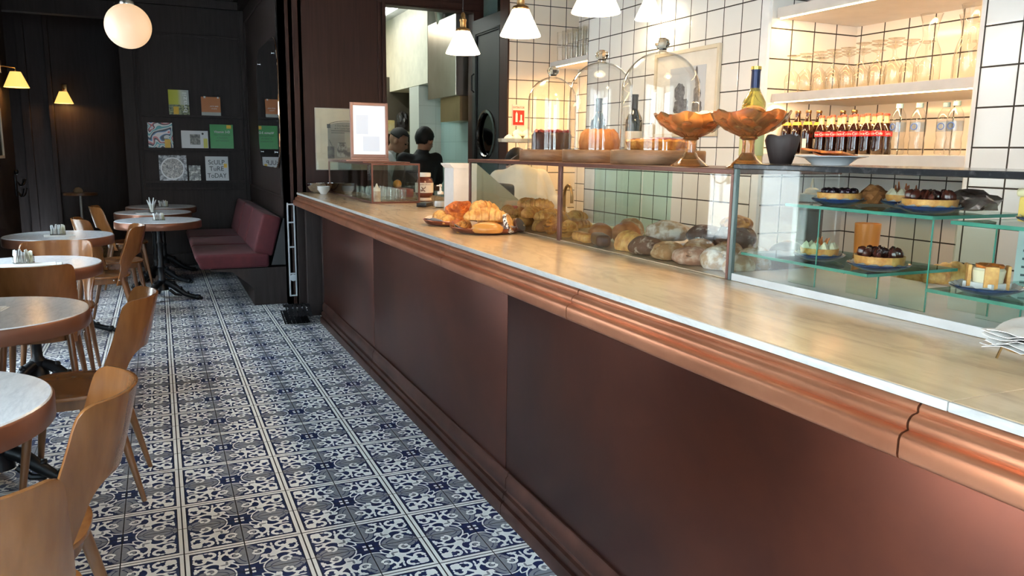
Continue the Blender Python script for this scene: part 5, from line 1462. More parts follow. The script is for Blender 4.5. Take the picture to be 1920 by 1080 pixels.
bm = B(); lathe(bm, [(0, 0.0), (0.050, 0), (0.052, 0.004), (0.070, 0.018), (0.098, 0.024), (0.099, 0.026), (0.070, 0.022), (0.05, 0.008), (0, 0.007)], 48); obj('dish', bm, M_CHINA, t)
wf = single('crisp_wafer', (lambda b: (box(b, (-0.055, -0.03, 0), (0.055, 0.03, 0.006), 0.002), b)[1])(B()), M_CRUST_R, (1.74, 1.695, 1.3725 + 0.024), 'thin brown crisp wafer lying in the white dish', 'wafer', R(30), 'wafers in the white dish', rot=(0.05, -0.12, R(60)))
cp(wf, (1.75, 1.665, 1.3725 + 0.028), 0, rot=(0.0, 0.10, R(20))); cp(wf, (1.73, 1.705, 1.3725 + 0.034), 0, rot=(0.1, -0.1, R(95)))
t = thing('cake_stand', 'scalloped clear glass cake stand of meringues beside the smallest dome', 'cake stand', (1.80, 3.90, TZ1))
bm = B(); lathe(bm, [(0, 0), (0.06, 0), (0.062, 0.004), (0.02, 0.03), (0.013, 0.05), (0.016, 0.075), (0.022, 0.085), (0.022, 0.09), (0, 0.09)], 24); obj('foot', bm, M_GLASS_CL, t)
bm = B(); lathe(bm, [(0, 0.09), (0.10, 0.092), (0.128, 0.094), (0.130, 0.112), (0.124, 0.112), (0.120, 0.098), (0, 0.097)], 72, wave=lambda q, z, a: (q * (1 + (0.02 * abs(math.sin(10 * a)) if q > .11 else 0)), z)); obj('plate', bm, P('frosted_scalloped_glass', (0.72, 0.66, 0.50), 0.12, trans=0.5, ior=1.3), t)
me0 = single('meringue', (lambda b: (lathe(b, [(0, 0), (0.026, 0), (0.030, 0.012), (0.022, 0.024), (0.012, 0.032), (0, 0.038)], 20, wave=lambda q, z, a: (q * (1 + .07 * math.sin(6 * a)), z)), b)[1])(B()), M_CREAM, (1.80, 3.90, TZ1 + 0.098), 'white meringue on the scalloped glass cake stand', 'meringue', group='meringues on the cake stand')
for k in range(8):
    a = k * PI / 4; cp(me0, (1.80 + 0.078 * math.cos(a), 3.90 + 0.078 * math.sin(a), TZ1 + 0.098), k)
for k in range(4):
    a = k * PI / 2 + .4; cp(me0, (1.80 + 0.036 * math.cos(a), 3.90 + 0.036 * math.sin(a), TZ1 + 0.126), k)

# wine bottles
def bottle_bm(r=0.037, h=0.30, neck=0.014, sh=0.60):
    bm = B(); lathe(bm, [(0, 0.004), (r * 0.8, 0), (r, 0.006), (r, h * sh), (r * 0.92, h * (sh + 0.06)), (neck * 1.5, h * (sh + 0.15)), (neck, h * (sh + 0.20)), (neck, h * 0.97), (neck * 1.12, h * 0.975), (neck * 1.12, h), (0, h)], 32); return bm
def wine(x, y, z, label, glass, foil, lab, h=0.30, r=0.037, cap=None, lz=(0.06, 0.14)):
    t = thing('wine_bottle', label, 'bottle', (x, y, z))
    obj('bottle_glass', bottle_bm(r, h), glass, t)
    bm = B(); lathe(bm, [(0.0150, h * 0.76), (0.0152, h * 0.78), (0.0150, h * 0.985)], 24, cap=False); lathe(bm, [(0, h * 1.004), (0.0165, h * 1.002), (0.0165, h * 0.965), (0.015, h * 0.965)], 24, cap=False); obj('foil_capsule', bm, foil, t)
    if cap:
        bm = B(); lathe(bm, [(0.0168, h * 0.975), (0.0168, h * 1.006), (0, h * 1.008)], 24, cap=False); obj('gold_top', bm, cap, t)
    bm = B(); lathe(bm, [(r + 0.0006, lz[0]), (r + 0.0006, lz[1])], 32, cap=False); obj('paper_label', bm, lab, t)
    return t
M_WINEY = P('pale_yellow_wine_glass', (0.66, 0.60, 0.14), 0.05, 0, (0.60, 0.54, 0.12), scale=3, trans=0.85, ior=1.2, coat=1.0)
M_WINED = P('black_green_wine_glass', (0.010, 0.012, 0.008), 0.06, coat=0.6)
M_NAVY = P('navy_foil', (0.015, 0.022, 0.06), 0.3, 0.5)
M_GOLD = P('gold_foil', (0.60, 0.42, 0.10), 0.3, 1.0)
M_LABEL = P('cream_label', (0.74, 0.71, 0.62), 0.6)
wine(1.85, 2.145, TZ1, 'bottle of pale yellow wine with navy foil behind the closer amber bowl', M_WINEY, M_NAVY, P('yellow_green_label', (0.62, 0.62, 0.28), 0.6), 0.332, 0.040, M_GOLD, (0.04, 0.15))
wine(1.955, 3.046, TZ1, 'dark wine bottle with white label seen between the middle and largest domes', M_WINED, M_BLACK, M_LABEL, 0.30, 0.038)
wine(1.955, 3.36, TZ1, 'dark wine bottle with curved white label seen between the smallest and middle domes', M_WINED, M_BLACK, M_LABEL, 0.30, 0.038)

# far counter end: bowls, jar, dispenser, phone, white printer
t = thing('mixing_bowl', 'wide steel mixing bowl at the dark far end of the counter', 'bowl', (1.29, 7.04, WZ))
bm = B(); lathe(bm, [(0, 0), (0.04, 0), (0.075, 0.018), (0.105, 0.055), (0.116, 0.085), (0.121, 0.087), (0.119, 0.083), (0.107, 0.052), (0.075, 0.014), (0, 0.004)], 40); obj('bowl', bm, M_CHROME, t)
wb = single('china_bowl', (lambda b: (lathe(b, [(0, 0), (0.028, 0), (0.03, 0.008), (0.056, 0.044), (0.058, 0.046), (0.054, 0.044), (0.028, 0.012), (0, 0.010)], 32), b)[1])(B()), M_CHINA, (1.285, 6.83, WZ), 'lowest of the stacked small white bowls before the steel mixing bowl', 'bowl', group='small white bowls in a stack')
cp(wb, (1.285, 6.83, WZ + 0.011), 0, 'middle one of the stacked small white bowls before the steel mixing bowl'); cp(wb, (1.285, 6.83, WZ + 0.022), 0, 'topmost of the stacked small white bowls before the steel mixing bowl')
t = thing('chocolate_jar', 'large jar of chocolate spread with white lid standing on the counter', 'jar', (1.84, 5.75, WZ))
bm = B(); lathe(bm, [(0, 0), (0.048, 0), (0.054, 0.006), (0.050, 0.03), (0.066, 0.045), (0.068, 0.06), (0.068, 0.145), (0.060, 0.17), (0.044, 0.182), (0.044, 0.19), (0, 0.19)], 36); obj('jar_body', bm, P('cocoa_brown_spread', (0.13, 0.032, 0.02), 0.12, coat=0.6), t)
bm = B(); lathe(bm, [(0.046, 0.184), (0.050, 0.186), (0.050, 0.212), (0.047, 0.215), (0, 0.215)], 36); obj('lid', bm, M_WHITE, t)
bm = B(); lathe(bm, [(0.0692, 0.066), (0.0692, 0.140)], 36, cap=False); lathe(bm, [(0.0515, 0.006), (0.0545, 0.007), (0.0515, 0.028)], 36, cap=False); obj('jar_label', bm, P('cream_jar_label', (0.74, 0.68, 0.60), 0.5), t)
bm = B(); text_bm(bm, 'CREMA CACAO', 0.0135, face_mtx((-0.02, -0.0665, 0.128), (1, -0.3, 0), (0, 0, 1)), 0.0004)
for (p, q) in (((-.012, .11), (.0, .09)), ((0, .09), (-.012, .078)), ((0, .09), (.016, .076)), ((-.006, .10), (.012, .10)), ((.012, .10), (.018, .112)), ((-.02, .088), (-.008, .088))):
    m_ = face_mtx((-0.03, -0.0655, 0), (1, -0.42, 0), (0, 0, 1))
    tube(bm, [m_ @ Vector((p[0], p[1], 0)), m_ @ Vector((q[0], q[1], 0))], 0.003, 5)
obj('label_print', bm, P('brown_label_print', (0.14, 0.05, 0.03), 0.6), t)
t = thing('soap_dispenser', 'ribbed clear glass pump dispenser with white pump behind the pastry trays', 'dispenser', (1.73, 5.05, WZ))
bm = B(); lathe(bm, [(0, 0), (0.045, 0), (0.052, 0.008), (0.050, 0.04), (0.036, 0.075), (0.018, 0.088), (0.016, 0.095)], 48, wave=lambda q, z, a: (q * (1 + 0.03 * math.sin(20 * a)), z), cap=False); obj('ribbed_bottle', bm, M_GLASS_CL, t)
bm = B(); lathe(bm, [(0, 0.008), (0.04, 0.008), (0.044, 0.02), (0.04, 0.045), (0, 0.046)], 24); obj('soap', bm, P('pale_liquid', (0.62, 0.64, 0.64), 0.2), t)
bm = B(); lathe(bm, [(0, 0.09), (0.021, 0.09), (0.021, 0.108), (0.008, 0.112), (0.006, 0.140), (0.010, 0.142), (0.010, 0.156), (0, 0.158)], 20); tube(bm, [(0, 0, 0.150), (-0.03, -0.01, 0.148)], 0.004, 8); obj('pump', bm, M_WHITE, t)
bm = B(); box(bm, (-0.035, -0.09, 0), (0.035, 0.09, 0.028), 0.006); single('card_terminal', bm, M_BLACK, (1.67, 5.20, WZ), 'black card terminal lying flat beside the pump dispenser', 'card terminal', R(-35))
bm = B(); box(bm, (-0.06, -0.11, 0), (0.06, 0.11, 0.17), 0.03, 3); single('black_machine', bm, P('matt_black_plastic', (0.012, 0.012, 0.013), 0.45), (2.09, 4.86, WZ), 'rounded black machine on the worktop before the bending person', 'machine')
t = thing('white_cabinet', 'glossy white box cabinet with flared cap behind the counter beside the bread case', 'cabinet', (1.615, 4.50, WZ))
bm = B(); prism(bm, [(0.163, 0), (0.555, 0), (0.175, 0.298), (0.163, 0.298)], 'y', 0.02, 0.16); obj('sloped_side', bm, P('grey_green_panel', (0.30, 0.32, 0.27), 0.4), t, False)
bm = B(); prism(bm, [(0.01, 0), (0.160, 0), (0.160, 0.275), (0.01, 0.275)], 'y', 0.0, 0.17); obj('cabinet_body', bm, M_WHITE, t, False)
bm = B(); prism(bm, [(0.01, 0.2755), (0.160, 0.2755), (0.160, 0.305), (-0.012, 0.305), (-0.012, 0.298)], 'y', -0.004, 0.174); obj('flared_cap', bm, M_WHITE, t, False)
for x, y, z, r, m, nm, lab, cat in ((1.66, 5.82, 0.065, 0.035, P('orange_peel', (0.80, 0.36, 0.03), 0.45, bump=0.3, bscale=120), 'orange_fruit', 'orange seen through the tumbler box', 'orange'),):
    bm = B(); blob(bm, (0, 0, 0), (r, r, r), 3); single(nm, bm, m, (1.80, 6.35, WZ + 0.105), 'orange resting on the red box behind the tumbler box', cat)
bm = B(); box(bm, (-0.07, -0.10, 0), (0.07, 0.10, 0.07), 0.012); single('red_box', bm, P('red_plastic', (0.30, 0.03, 0.025), 0.4), (1.84, 6.35, WZ), 'low red box with an orange on it behind the tumbler box', 'box')

# picture stand on the tumbler box
t = thing('picture_stand', 'brown upright frame with a bright white notice standing on the tumbler box', 'frame', (1.31, 5.86, 1.3145))
bm = B(); fw = 0.022
for lo, hi in (((0, 0, 0.03), (fw, 0.02, 0.43)), ((0.285 - fw, 0, 0.03), (0.285, 0.02, 0.43)), ((fw, 0, 0.03), (0.285 - fw, 0.02, 0.03 + fw)), ((fw, 0, 0.43 - fw), (0.285 - fw, 0.02, 0.43))): box(bm, lo, hi, 0.003, 1)
obj('frame', bm, P('rosy_brown_frame', (0.30, 0.18, 0.16), 0.35, 0.2), t, False)
bm = B(); box(bm, (-0.04, -0.01, 0), (0.29, 0.10, 0.012), 0.003); box(bm, (0.0, -0.002, 0.012), (0.285, 0.03, 0.03), 0.003); obj('foot_board', bm, P('rosy_brown_frame', (0.30, 0.18, 0.16), 0.35, 0.2), t, False)
bm = B(); box(bm, (fw, 0.010, 0.03 + fw), (0.285 - fw, 0.014, 0.43 - fw)); obj('white_notice', bm, emitter('backlit_notice_screen', (0.86, 0.93, 1.0), 0.40, (0.45, 0.45, 0.45)), t, False)  # translucent paper, no screen; light through it is added as its own glow
bm = B(); box(bm, (0.045, 0.0085, 0.20), (0.135, 0.0098, 0.34)); box(bm, (0.095, 0.0085, 0.075), (0.22, 0.0098, 0.185)); obj('notice_print', bm, emitter('faint_blue_print', (0.62, 0.74, 0.90), 0.33, (0.40, 0.42, 0.45)), t, False)  # print on the paper, sharing its added glow

# tumblers in the box and on the far shelf
def tumbler_bm(r=0.033, h=0.085): 
    bm = B(); lathe(bm, [(0, 0), (r * 0.88, 0), (r * 0.90, 0.004), (r, h), (r - 0.0025, h), (r * 0.84, 0.010), (0, 0.010)], 22); return bm
tm = obj('tumbler', tumbler_bm(), M_GLASS_CL, None, True, (1.47, 5.70, WZ + 0.0065)); tag(tm, 'clear tumbler inside the small copper-framed glass box', 'glass', 'tumblers in the framed glass box')
for x, y in [(1.47 + 0.085 * i, 5.70 + 0.09 * j) for j in range(8) for i in range(3)][1:]:
    cp(tm, (x + 0.01 * math.sin(y * 40), y, WZ + 0.0065), 0)
for z in (WZ + 0.093,):
    for x, y in [(1.47 + 0.085 * i, 5.88 + 0.09 * j) for j in range(4) for i in range(2)][0:6]: pass
t = thing('spice_jar', 'squeeze-top jar of spice among the tumblers in the glass box', 'jar', (1.44, 5.625, WZ + 0.0065))
bm = B(); lathe(bm, [(0, 0), (0.026, 0), (0.028, 0.07), (0.024, 0.08), (0, 0.08)], 20); obj('jar_body', bm, P('brown_spice', (0.30, 0.20, 0.13), 0.5, col2=(0.55, 0.48, 0.40), scale=30), t)
bm = B(); lathe(bm, [(0.027, 0.078), (0.027, 0.098), (0.012, 0.108), (0.004, 0.132), (0, 0.134)], 20); obj('nozzle_cap', bm, P('cream_plastic', (0.70, 0.68, 0.60), 0.4), t)
tm2 = obj('tumbler', tumbler_bm(0.036, 0.11), M_GLASS_WARM, None, True, (2.93, 5.15, 2.099)); tag(tm2, 'plain tumbler stacked on the shelf beside the white tiled pillar', 'glass', 'tumblers stacked on the far wall shelf')
for k in range(2):
    for j in range(7):
        for i in range(2):
            if (i, j, k) != (0, 0, 0): cp(tm2, (2.93 + 0.09 * i, 5.15 + 0.082 * j, 2.099 + 0.111 * k), 0)

# stemware, carafes and bottles in the niche
SM = 1.7105
def wineglass_bm():   # upside down: bowl rim on the shelf, foot on top
    bm = B(); H = 0.185
    prof = [(0.031, 0), (0.036, 0.03), (0.039, 0.055), (0.034, 0.085), (0.016, 0.105), (0.005, 0.115), (0.004, 0.165), (0.010, 0.176), (0.034, 0.184), (0.034, 0.1855), (0, 0.1860)]
    lathe(bm, prof, 26, cap=False); return bm
wg = obj('wine_glass', wineglass_bm(), M_GLASS_WARM, None, True, (2.96, 3.16, SM)); tag(wg, 'upturned wine glass on the niche shelf beside the carafes', 'glass', 'upturned wine glasses on the niche shelf')
for i in range(3):
    for j in range(8):
        if (i, j) != (0, 0): cp(wg, (2.96 + 0.095 * i, 3.16 - 0.087 * j, SM), 0, scale=(1, 1, 1.0 + 0.06 * (j > 4)))
def carafe_bm():
    bm = B(); lathe(bm, [(0, 0.002), (0.048, 0.0), (0.052, 0.006), (0.052, 0.11), (0.045, 0.14), (0.030, 0.175), (0.027, 0.20), (0.034, 0.25), (0.044, 0.285), (0.0425, 0.286), (0.032, 0.25)], 32, cap=False)
    tube(bm, [(-0.03, -0.03, 0.17), (-0.055, -0.055, 0.165), (-0.058, -0.058, 0.145), (-0.038, -0.038, 0.135)], 0.005, 8); return bm
ca = obj('glass_carafe', carafe_bm(), M_GLASS_WARM, None, True, (3.02, 2.435, SM)); tag(ca, 'flared glass carafe right after the upturned wine glasses', 'carafe', 'flared carafes on the niche shelf')
cp(ca, (3.16, 2.36, SM), 0.3, 'flared glass carafe at the back between two others'); cp(ca, (3.03, 2.255, SM), -0.2, 'flared glass carafe closest to the grey tiled pier', (1, 1, 1.05))
NZ = 1.4085
M_COLA = P('dark_cola_glass', (0.018, 0.006, 0.004), 0.06, coat=0.7)
M_CLEARNECK = P('pale_bottle_neck', (0.62, 0.48, 0.30), 0.08, trans=0.3, coat=0.5)
M_CAPR = P('red_crown_cap', (0.42, 0.06, 0.04), 0.35, 0.4)
M_LABR = P('red_bottle_label', (0.55, 0.012, 0.015), 0.4)
M_SCRIPT = P('white_script', (0.85, 0.84, 0.80), 0.5)
def cola(loc, label):
    t = thing('cola_bottle', label, 'bottle', loc, group='small red-labelled cola bottles')
    bm = B(); lathe(bm, [(0, 0.002), (0.026, 0), (0.0285, 0.006), (0.0285, 0.04), (0.0255, 0.06), (0.0285, 0.085), (0.0285, 0.105), (0.022, 0.128), (0.014, 0.142)], 24, cap=False); obj('bottle_body', bm, M_COLA, t)
    bm = B(); lathe(bm, [(0.014, 0.142), (0.0115, 0.155), (0.0105, 0.172), (0.012, 0.174), (0.012, 0.178)], 20, cap=False); obj('clear_neck', bm, M_CLEARNECK, t)
    bm = B(); lathe(bm, [(0.0135, 0.176), (0.0130, 0.183), (0.010, 0.185), (0, 0.185)], 20, cap=False); obj('crown_cap', bm, M_CAPR, t)
    bm = B(); lathe(bm, [(0.0290, 0.082), (0.0290, 0.106)], 24, cap=False); lb = obj('label_band', bm, M_LABR, t)
    bm = B(); text_bm(bm, 'Coca-Cola', 0.0165, face_mtx((0, 0, 0.094), (0.35, -0.94, 0), (0, 0, 1)), 0.0002, bend=0.0293); obj('lettering', bm, M_SCRIPT, lb)
    return t
co = cola((2.97, 2.95, NZ), 'small red-labelled cola bottle in the row on the bottom niche ledge')
for i in range(2):
    for j in range(6):
        if (i, j) != (0, 0): dup(co, (2.97 + 0.068 * i, 2.95 - 0.068 * j + 0.02 * i, NZ), 0.4 * ((j * 7 + i) % 5 - 2) * 0.3)
def brown(loc, label):
    t = thing('soda_bottle', label, 'bottle', loc, group='tall brown soda bottles')
    bm = B(); lathe(bm, [(0, 0.002), (0.027, 0), (0.030, 0.006), (0.030, 0.10), (0.026, 0.13), (0.015, 0.165), (0.0125, 0.19), (0.0125, 0.205)], 24, cap=False); obj('bottle_body', bm, M_COLA, t)
    bm = B(); lathe(bm, [(0.0125, 0.2), (0.0145, 0.205), (0.014, 0.214), (0, 0.216)], 20, cap=False); obj('crown_cap', bm, M_BRASS, t)
    bm = B(); lathe(bm, [(0.0235, 0.143), (0.018, 0.158)], 24, cap=False); obj('neck_label', bm, P('yellow_neck_label', (0.62, 0.38, 0.05), 0.5), t)
    bm = B(); box(bm, (-0.0315, -0.010, 0.03), (-0.0295, 0.010, 0.075), 0.0005); obj('paper_label', bm, M_LABEL, t, False)
    return t
br = brown((2.97, 3.185, NZ), 'tall brown soda bottle with yellow neck label before the cola bottles')
for i, j in ((0, 1), (0, 2), (1, 0), (1, 1), (1, 2), (1.05, 3), (1.05, 4)): dup(br, (2.97 + 0.07 * i + (0.08 if j > 2 else 0), 3.185 - 0.072 * j, NZ), 0.2 * j)
M_PET = thin_glass('clear_plastic_bottle', (0.95, 0.96, 0.97), (0.48, 0.52, 0.58), 0.05, 1.2, 0.45)
def water(loc, label):
    t = thing('water_bottle', label, 'bottle', loc, group='clear water bottles')
    bm = B(); lathe(bm, [(0, 0.003), (0.026, 0), (0.031, 0.008), (0.031, 0.05), (0.028, 0.07), (0.032, 0.09), (0.032, 0.15), (0.027, 0.175), (0.014, 0.20), (0.0125, 0.205)], 28, wave=lambda q, z, a: (q * (1 + (0.03 * math.sin(10 * a) if z < 0.08 else 0)), z), cap=False); obj('bottle_body', bm, M_PET, t)
    bm = B(); lathe(bm, [(0.0150, 0.202), (0.0150, 0.220), (0.013, 0.222), (0, 0.222)], 24, cap=False); obj('screw_cap', bm, P('grey_blue_cap', (0.16, 0.27, 0.36), 0.4), t)
    bm = B(); lathe(bm, [(0.0325, 0.10), (0.0325, 0.142)], 28, cap=False); lb = obj('film_label', bm, thin_glass('pale_film_label', (0.80, 0.86, 0.92), (0.6, 0.68, 0.78), 0.2, 1.0), t)
    bm = B(); tube(bm, [(-0.0335 + 0.0 * k, 0.013 * math.cos(2 * PI * k / 20), 0.121 + 0.013 * math.sin(2 * PI * k / 20)) for k in range(21)], 0.002, 6); obj('blue_ring_mark', bm, P('blue_label_print', (0.03, 0.10, 0.42), 0.5), lb)
    return t
wa = water((3.00, 2.535, NZ), 'clear water bottle with grey-blue cap at the pier end of the bottom ledge')
for x, y in ((3.02, 2.45), (3.07, 2.36), (3.02, 2.275)): dup(wa, (x, y, NZ), 0.2)

# art on the tiled pillar, safety sign
t = thing('framed_print', 'cream-framed black and white print on the white tiled wall behind the largest dome', 'picture', (2.849, 3.585, 1.50))
bm = B()
w, h, f = 0.62, 0.50, 0.022
for lo, hi in (((-0.02, 0, 0), (0, f, h)), ((-0.02, w - f, 0), (0, w, h)), ((-0.02, f, 0), (0, w - f, f)), ((-0.02, f, h - f), (0, w - f, h))): box(bm, lo, hi, 0.002, 1)
obj('frame', bm, P('cream_frame', (0.66, 0.58, 0.44), 0.5), t, False)
bm = B(); box(bm, (-0.008, f, f), (0, w - f, h - f)); obj('mat_board', bm, P('ivory_mat', (0.74, 0.71, 0.64), 0.6), t, False)
bm = B(); box(bm, (-0.0095, 0.12, 0.10), (-0.008, 0.46, 0.40)); obj('photo_print', bm, cover_mat('grey_photo', lambda t, x, z: (0.50, 0.53, 0.57)), t, False)
bm = B()
for (cy, cz, ry, rz_) in ((0.19, 0.16, 0.045, 0.06), (0.19, 0.24, 0.035, 0.05), (0.19, 0.30, 0.022, 0.028), (0.205, 0.345, 0.012, 0.05), (0.34, 0.17, 0.07, 0.06), (0.36, 0.26, 0.05, 0.05)):
    blob(bm, (-0.0098, cy, cz), (0.0012, ry, rz_), 3, 0.3, 3, int(cz * 90))
obj('dark_figure', bm, P('charcoal_print_ink', (0.03, 0.03, 0.035), 0.6, col2=(0.22, 0.22, 0.24), scale=40), t)
t = thing('safety_sign', 'small red and white extinguisher sign on the cream-lit tile wall', 'sign', (2.695, 6.047, 1.615))
bm = B(); box(bm, (0, -0.004, 0), (0.115, 0, 0.17), 0.002, 1); obj('sign_plate', bm, P('white_sign_plate', (0.75, 0.68, 0.62), 0.4), t, False)
bm = B(); box(bm, (0.006, -0.0048, 0.006), (0.109, -0.004, 0.125)); obj('red_field', bm, P('sign_red', (0.50, 0.02, 0.015), 0.4), t, False)
bm = B(); text_bm(bm, 'EXTINTOR', 0.024, face_mtx((0.058, -0.0048, 0.147), (1, 0, 0), (0, 0, 1)), 0.0005, font_scale=(0.9, 1)); obj('red_lettering', bm, P('sign_red', (0.50, 0.02, 0.015), 0.4), t, False)
bm = B(); box(bm, (0.03, -0.0056, 0.03), (0.048, -0.0048, 0.10)); box(bm, (0.035, -0.0056, 0.10), (0.043, -0.0048, 0.112)); box(bm, (0.065, -0.0056, 0.03), (0.095, -0.0048, 0.042)); box(bm, (0.074, -0.0056, 0.042), (0.088, -0.0048, 0.09)); obj('white_pictogram', bm, M_WHITE, t, False)

# poster on the dark panelled wall
t = thing('framed_poster', 'cream vintage cookery poster under glass on the walnut wall', 'poster', (1.292, 7.198, 1.218))
bm = B(); box(bm, (0, -0.012, 0), (0.50, 0, 0.545), 0.002, 1); obj('poster_board', bm, P('cream_poster_board', (0.84, 0.70, 0.52), 0.6), t, False)
bm = B()
for lo, hi in (((0, -0.018, 0), (0.006, -0.012, 0.545)), ((0.494, -0.018, 0), (0.5, -0.012, 0.545)), ((0.006, -0.018, 0), (0.494, -0.012, 0.006)), ((0.006, -0.018, 0.539), (0.494, -0.012, 0.545))): box(bm, lo, hi)
obj('thin_frame', bm, P('pale_frame_edge', (0.60, 0.55, 0.46), 0.5), t, False)
bm = B(); prism(bm, [(0.11, 0.10), (0.46, 0.10), (0.46, 0.38)] + [(0.285 + 0.175 * math.cos(R(a)), 0.38 + 0.045 * math.sin(R(a))) for a in range(15, 180, 15)] + [(0.11, 0.38)], 'y', -0.0126, -0.012); obj('print_panel', bm, P('sepia_print', (0.36, 0.32, 0.26), 0.6, col2=(0.26, 0.23, 0.19), scale=5), t, False)
ink = P('black_poster_ink', (0.025, 0.022, 0.02), 0.6)
bm = B(); tube(bm, [(0.285 - 0.175 * math.cos(R(a)), -0.013, 0.385 + 0.05 * math.sin(R(a))) for a in range(0, 181, 12)], 0.0022, 6)
box(bm, (0.105, -0.0135, 0.37), (0.135, -0.0125, 0.405), 0.003); obj('arched_border', bm, ink, t)
bm = B()
text_bm(bm, 'A Gran Bouillon', 0.020, face_mtx((0.24, -0.0128, 0.392), (1, -0.0, 0), (0, 0, 1)), 0.0003)
text_bm(bm, 'de la Cuisine Garden Noodle', 0.022, face_mtx((0.285, -0.0128, 0.368), (1, 0, 0), (0, 0, 1)), 0.0003, font_scale=(0.88, 1))
for k, w_ in enumerate((0.30, 0.12)): box(bm, (0.14, -0.0130, 0.345 - 0.018 * k), (0.14 + w_, -0.0126, 0.350 - 0.018 * k))
obj('lettering', bm, ink, t, False)
bm = B()
lathe(bm, [(0, 0), (0.045, 0), (0.05, 0.07), (0.04, 0.10), (0.036, 0.13), (0, 0.13)], 20, (0.235, -0.0130, 0.115)); 
for v in bm.verts: v.co.y = -0.0130 - 0.0015 * (v.co.y < -0.013)
obj('drawn_pot', bm, P('grey_pot_print', (0.46, 0.43, 0.37), 0.6, col2=(0.10, 0.09, 0.08), scale=22, lo=0.45, hi=0.6), t)
bm = B(); box(bm, (0.105, -0.0134, 0.10), (0.165, -0.0126, 0.21)); box(bm, (0.265, -0.0134, 0.12), (0.45, -0.0126, 0.16), 0.0)
box(bm, (0.13, -0.0134, 0.21), (0.138, -0.0126, 0.27), rot=Matrix.Rotation(R(-25), 3, 'Y')); obj('drawn_crate', bm, P('dark_crate_print', (0.20, 0.18, 0.15), 0.6, col2=(0.06, 0.05, 0.05), scale=30), t, False)
bm = B(); box(bm, (0.26, -0.0136, 0.20), (0.40, -0.0128, 0.33)); obj('drawn_panel', bm, P('pale_panel_print', (0.48, 0.44, 0.36), 0.6), t, False)
bm = B(); box(bm, (0.006, -0.0172, 0.006), (0.494, -0.0158, 0.539)); obj('poster_glass', bm, M_GLASS, t, False)

# open kitchen door with a round window
t = thing('kitchen_door', 'open black door with a round porthole window beside the kitchen opening', 'door', (2.775, 7.165, 0))
bm = B()
n = 48; cy, cz, rr = -0.36, 1.555, 0.20
y0, y1, z0, z1 = -0.79, 0.0, 0.0, 2.60
def sqp(a):
    c, s = math.cos(a), math.sin(a)
    k = 1 / max(abs(c), abs(s)); return (cy + 0.27 * c * k, cz + 0.27 * s * k)
for x in (0.0, 0.04):
    C_ = [bm.verts.new((x, cy + rr * math.cos(2 * PI * k / n), cz + rr * math.sin(2 * PI * k / n))) for k in range(n)]
    S_ = [bm.verts.new((x, *sqp(2 * PI * k / n))) for k in range(n)]
    for k in range(n):
        j = (k + 1) % n; f_ = (C_[k], C_[j], S_[j], S_[k]); bm.faces.new(f_ if x else f_[::-1])
box(bm, (0, y0, z0), (0.04, y1, cz - 0.27)); box(bm, (0, y0, cz + 0.27), (0.04, y1, z1)); box(bm, (0, y0, cz - 0.27), (0.04, cy - 0.27, cz + 0.27)); box(bm, (0, cy + 0.27, cz - 0.27), (0.04, y1, cz + 0.27))
obj('door_leaf', bm, P('black_door_paint', (0.012, 0.012, 0.013), 0.5), t, False)
bm = B(); frame_on_x(bm, y0 + 0.10, y1 - 0.10, 0.95, 2.48, 0.0, 0.03, 0.012); obj('moulding', bm, P('black_door_paint', (0.012, 0.012, 0.013), 0.5), t)
bm = B(); lathe(bm, [(rr - 0.012, -0.006), (rr + 0.0, -0.016), (rr + 0.022, -0.012), (rr + 0.026, 0.0), (rr - 0.012, 0.0), (rr - 0.012, -0.006)], 56, (0, cy, cz), axis=Matrix.Rotation(R(90), 3, 'Y'), cap=False)
w_ = obj('porthole_ring', bm, P('satin_black_ring', (0.02, 0.02, 0.02), 0.2, coat=0.5), t)
bm = B(); lathe(bm, [(0, 0.018), (rr, 0.018), (rr, 0.022), (0, 0.022)], 40, (0, cy, cz), axis=Matrix.Rotation(R(90), 3, 'Y')); obj('window_pane', bm, thin_glass('dark_door_glass', (0.30, 0.32, 0.33), (0.2, 0.2, 0.2)), t)
bm = B(); tube(bm, [(-0.005, -0.06, 1.95), (-0.03, -0.06, 1.97), (-0.03, -0.06, 2.10), (-0.005, -0.06, 2.12)], 0.008, 8); obj('pull_handle', bm, M_IRON, t)

# kitchen fittings
t = thing('extractor_hood', 'large stainless extractor hood in the kitchen with a curved duct', 'hood', (2.70, 7.42, 1.94))
bm = B(); box(bm, (0, 0, 0), (0.25, 0.87, 0.77), 0.004); obj('hood_body', bm, M_STEEL, t, False)
bm = B(); prism(bm, [(0.05, -0.24), (0.25, -0.24), (0.25, 0.0), (0.05, 0.0)], 'y', 0.02, 0.60); obj('lower_canopy', bm, P('warm_steel', (0.55, 0.42, 0.24), 0.3, 0.9, (0.45, 0.33, 0.18), scale=3), t, False)
bm = B(); tube(bm, [(0.12, 0.55, 0.75), (0.06, 0.50, 0.90), (-0.05, 0.36, 1.00)], [0.12, 0.11, 0.10], 24); obj('duct', bm, M_STEEL, t)
t = thing('kitchen_shelf', 'cluttered kitchen shelf beyond the cooks', 'shelf', (2.42, 9.45, 1.60))
bm = B(); box(bm, (0, 0, 0), (0.75, 0.4, 0.03)); obj('board', bm, P('pale_kitchen_board', (0.55, 0.48, 0.32), 0.5), t, False)
bm = B(); box(bm, (0, 0.38, -0.7), (0.75, 0.42, 0.7)); obj('back_panel', bm, P('dim_brown_panel', (0.10, 0.08, 0.055), 0.6), t, False)
bm = B(); box(bm, (0, 0, 0), (0.20, 0.2, 0.13), 0.01); single('food_box', bm, P('yellow_food_box', (0.60, 0.42, 0.10), 0.5, col2=(0.75, 0.66, 0.40), scale=12), (2.47, 9.5, 1.632), 'yellow food box on the cluttered kitchen shelf', 'box')
